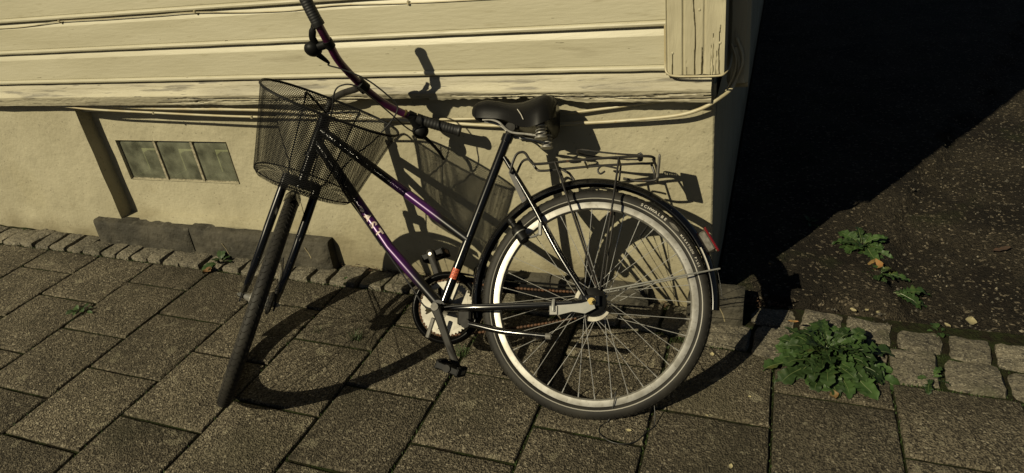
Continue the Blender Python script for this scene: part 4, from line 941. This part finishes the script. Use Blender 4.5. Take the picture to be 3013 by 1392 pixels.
def tuft(pos, n, hgt, label):
    root = link('grass_tuft', None); x, y = pos; root.location = (x, y, gz(x, y)-.004); tag(root, label, 'grass')
    k = MB()
    for i in range(n):
        a = random.uniform(0, 6.28); l = hgt*random.uniform(.5, 1.1); lean = random.uniform(.2, 1.2); o = V((random.uniform(-.02, .02), random.uniform(-.012, .012), 0)); s__ = V((-math.sin(a), math.cos(a), 0))*.0016
        pr = [o + V((math.cos(a)*l*lean*t*t, math.sin(a)*l*lean*t*t, l*t*(1-.25*lean*t))) for t in (0, .35, .7, 1)]
        k.add([p + s__*(1-i_/3.2)*q for i_, p in enumerate(pr) for q in (-1, 1)], [(0, 1, 3, 2), (2, 3, 5, 4), (4, 5, 7, 6)])
    tag(k.build('blades', M['grass'], root, 0), kind='stuff')
tuft((0.988, -0.473), 46, .055, 'grass tuft in the slab joint within the front wheel shadow')
tuft((1.425, -0.465), 40, .065, 'grass tuft beside the lower pedal')
tuft((0.80, -0.46), 14, .03, 'sparse grass sprouts left of the larger tuft in the wheel shadow')
# moss and sprouts along the joints: nobody could count these
k = MB(); random.seed(3)
for _ in range(5200):
    if random.random() < .45: x = GX + PU*random.randint(-2, 12) + random.gauss(0, .0035); y = random.uniform(-1.5, -.16)
    elif random.random() < .5: x = random.uniform(-1.7, 3.5); y = lerp_tab(YEND, x) + random.gauss(0, .006)
    else: x = random.uniform(2.3, 3.6); y = lerp_tab(YMID, x) + random.gauss(0, .006)
    z = gz(x, y) - .010; l = random.uniform(.005, .013); a = random.uniform(0, 6.28); dx, dy = math.cos(a)*.0022, math.sin(a)*.0022
    k.add([(x-dx, y-dy, z), (x+dx, y+dy, z), (x+random.uniform(-.004, .004), y+random.uniform(-.004, .004), z+l)], [(0, 1, 2)])
tag(k.build('joint_moss', M['grass'], None, 0), 'moss and tiny sprouts in the paving joints', 'moss', kind='stuff')
# loose grit and pebbles in the yard
k = MB(); random.seed(11)
for _ in range(2600):
    x = 2.30 + 2.6*random.random()**1.2; y = lerp_tab(YTOP, x) + .0 + 2.4*random.random()**1.6
    if x < 2.8 and y < .62 and random.random() < .75: continue
    r_ = random.uniform(.0022, .0065)*(1 if random.random() < .9 else 1.7); z = gz(x, y) - .030 + .010*nz(x, y, 0, 2.3) + (0.03 if x < 2.86+.35*max(0, y-.5) else 0)
    p = [(x + r_*random.uniform(.7, 1.2)*math.cos(t), y + r_*random.uniform(.7, 1.2)*math.sin(t), z) for t in (0, 1.57, 3.14, 4.71)] + [(x, y, z+r_*random.uniform(.7, 1.4))]
    k.add(p, [(0, 1, 4), (1, 2, 4), (2, 3, 4), (3, 0, 4)])
tag(k.build('loose_gravel', M['pebble'], None, 30), 'loose gravel scattered over the dark yard', 'gravel', kind='stuff')

def flat_leaf(name, pos, size, mt, label, cat, curl=.3, asp=.6, z=None, rot=None, group=None):
    rs = random.Random(hash(label) % 9999 if False else len(label)*7+int(size*9000)); k = MB(); rows = []
    for i in range(9):
        t = i/8; w_ = asp*.5*math.sin(math.pi*t)**.7*(1+.18*rs.uniform(-1, 1)); w_ = max(w_, .02)
        rows.append([((t-.5)*size, -w_*size, (curl*(.35*abs(t-.5)+.25) + .04*rs.random())*size), ((t-.5)*size, 0, curl*.2*abs(t-.5)*size), ((t-.5)*size, w_*size, (curl*(.35*abs(t-.5)+.18) + .04*rs.random())*size)])
    k.sheet(rows); o = k.build(name, M[mt], None, 60); x, y = pos; o.location = (x, y, (gz(x, y) if z is None else z) + .003); o.rotation_euler = (rs.uniform(-.1, .1), rs.uniform(-.1, .1), rs.uniform(0, 6.28) if rot is None else rot)
    return tag(o, label, cat, group)
flat_leaf('fallen_leaf', (0.02, -0.182), .050, 'deadleaf', 'curled orange leaf lying by the kerb at the left of the front wheel', 'leaf', .8, .8)
flat_leaf('fallen_leaf', (2.837, 0.412), .075, 'deadleaf', 'curled orange-brown leaf on the broken asphalt', 'leaf', .6, .7, z=-.085)
flat_leaf('fallen_leaf', (3.321, 0.678), .075, 'dryleaf', 'brown leaf at the far right of the yard', 'leaf', .15, .4, z=-.118)
flat_leaf('fallen_leaf', (2.655, -0.385), .035, 'deadleaf', 'small orange leaf under the front of the dandelion', 'leaf', .6, .7)
flat_leaf('fallen_leaf', (2.53, -0.13), .035, 'deadleaf', 'orange leaf caught in the dandelion leaves', 'leaf', .3, .4, z=.0)
for i, ((x, y), sz, lb) in enumerate([((2.738, .097), .024, 'leftmost of the pale petals above the cobbles'), ((2.783, .107), .020, 'middle pale petal above the cobbles'), ((2.819, .100), .022, 'rightmost of three pale petals above the cobbles'), ((3.118, .138), .048, 'large pale petal in the soil at the right'),
        ((3.04, .101), .024, 'small pale petal left of the large one in the soil'), ((3.094, .073), .026, 'pale petal below the large one in the soil'), ((2.146, -.432), .024, 'pale petal on the slab beside the rear tyre'), ((2.277, -.267), .020, 'curled pale petal right of the rear tyre near the cobbles'),
        ((2.408, -.45), .012, 'tiny pale petal on the slab left of the dandelion'), ((2.289, -.565), .010, 'tiny pale petal in the joint behind the rear tyre'), ((2.071, -.686), .018, 'pale petal inside the loop of black wire'), ((2.373, -.75), .018, 'pale petal at the bottom edge of the paving')]):
    flat_leaf('petal', (x, y), sz, 'paleleaf', lb, 'petal', .35, .65, z=(gz(x, y)-.022 if y > .05 and x > 2.86 else None), group='pale petals on the ground')
k = MB(); k.tube([(0, 0, 0), (.012, .004, -.03), (.020, .002, -.06)], .0022, 6); o = k.build('twig', M['twig']); o.location = (2.285, -0.098, .012); tag(o, 'pale dry stalk leaning on the grey corner stone', 'twig')
k = MB(); k.tube([(0, 0, 0), (.010, .004, -.03), (.018, .002, -.055)], .0020, 6); o = k.build('twig', M['twig']); o.location = (0.505, -0.062, .10); tag(o, 'pale dry stalk on the threshold stone beside the fork', 'twig')
k = MB(); k.tube([(0, 0, 0), (.010, .004, -.03), (.018, .002, -.055)], .0018, 6); o = k.build('twig', M['twig']); o.location = (0.03, -0.060, .085); tag(o, 'pale dry stalk on the threshold stone under the glass blocks', 'twig')
k = MB(); random.seed(5)
for _ in range(170):
    x, y = random.gauss(2.40, .045), random.gauss(.062, .014); z = gz(x, y) + random.uniform(0, .016) + .006; a = random.uniform(0, 6.28); l = random.uniform(.006, .018)
    k.tube([(x, y, z), (x+l*math.cos(a), y+l*math.sin(a)*.6, z+random.uniform(-.003, .006))], .0012, 4)
for _ in range(420):
    x = random.uniform(.62, 2.1); y = -random.uniform(0.0, .03); z = gz(x, y) + random.uniform(.0, .018); a = random.uniform(0, 6.28); l = random.uniform(.006, .02)
    k.tube([(x, y, z), (x+l*math.cos(a), y+l*math.sin(a)*.3, z+random.uniform(-.003, .008))], .0012, 4)
tag(k.build('leaf_litter', M['dryleaf'], None, 0), 'reddish dry litter along the wall foot', 'litter', kind='stuff')
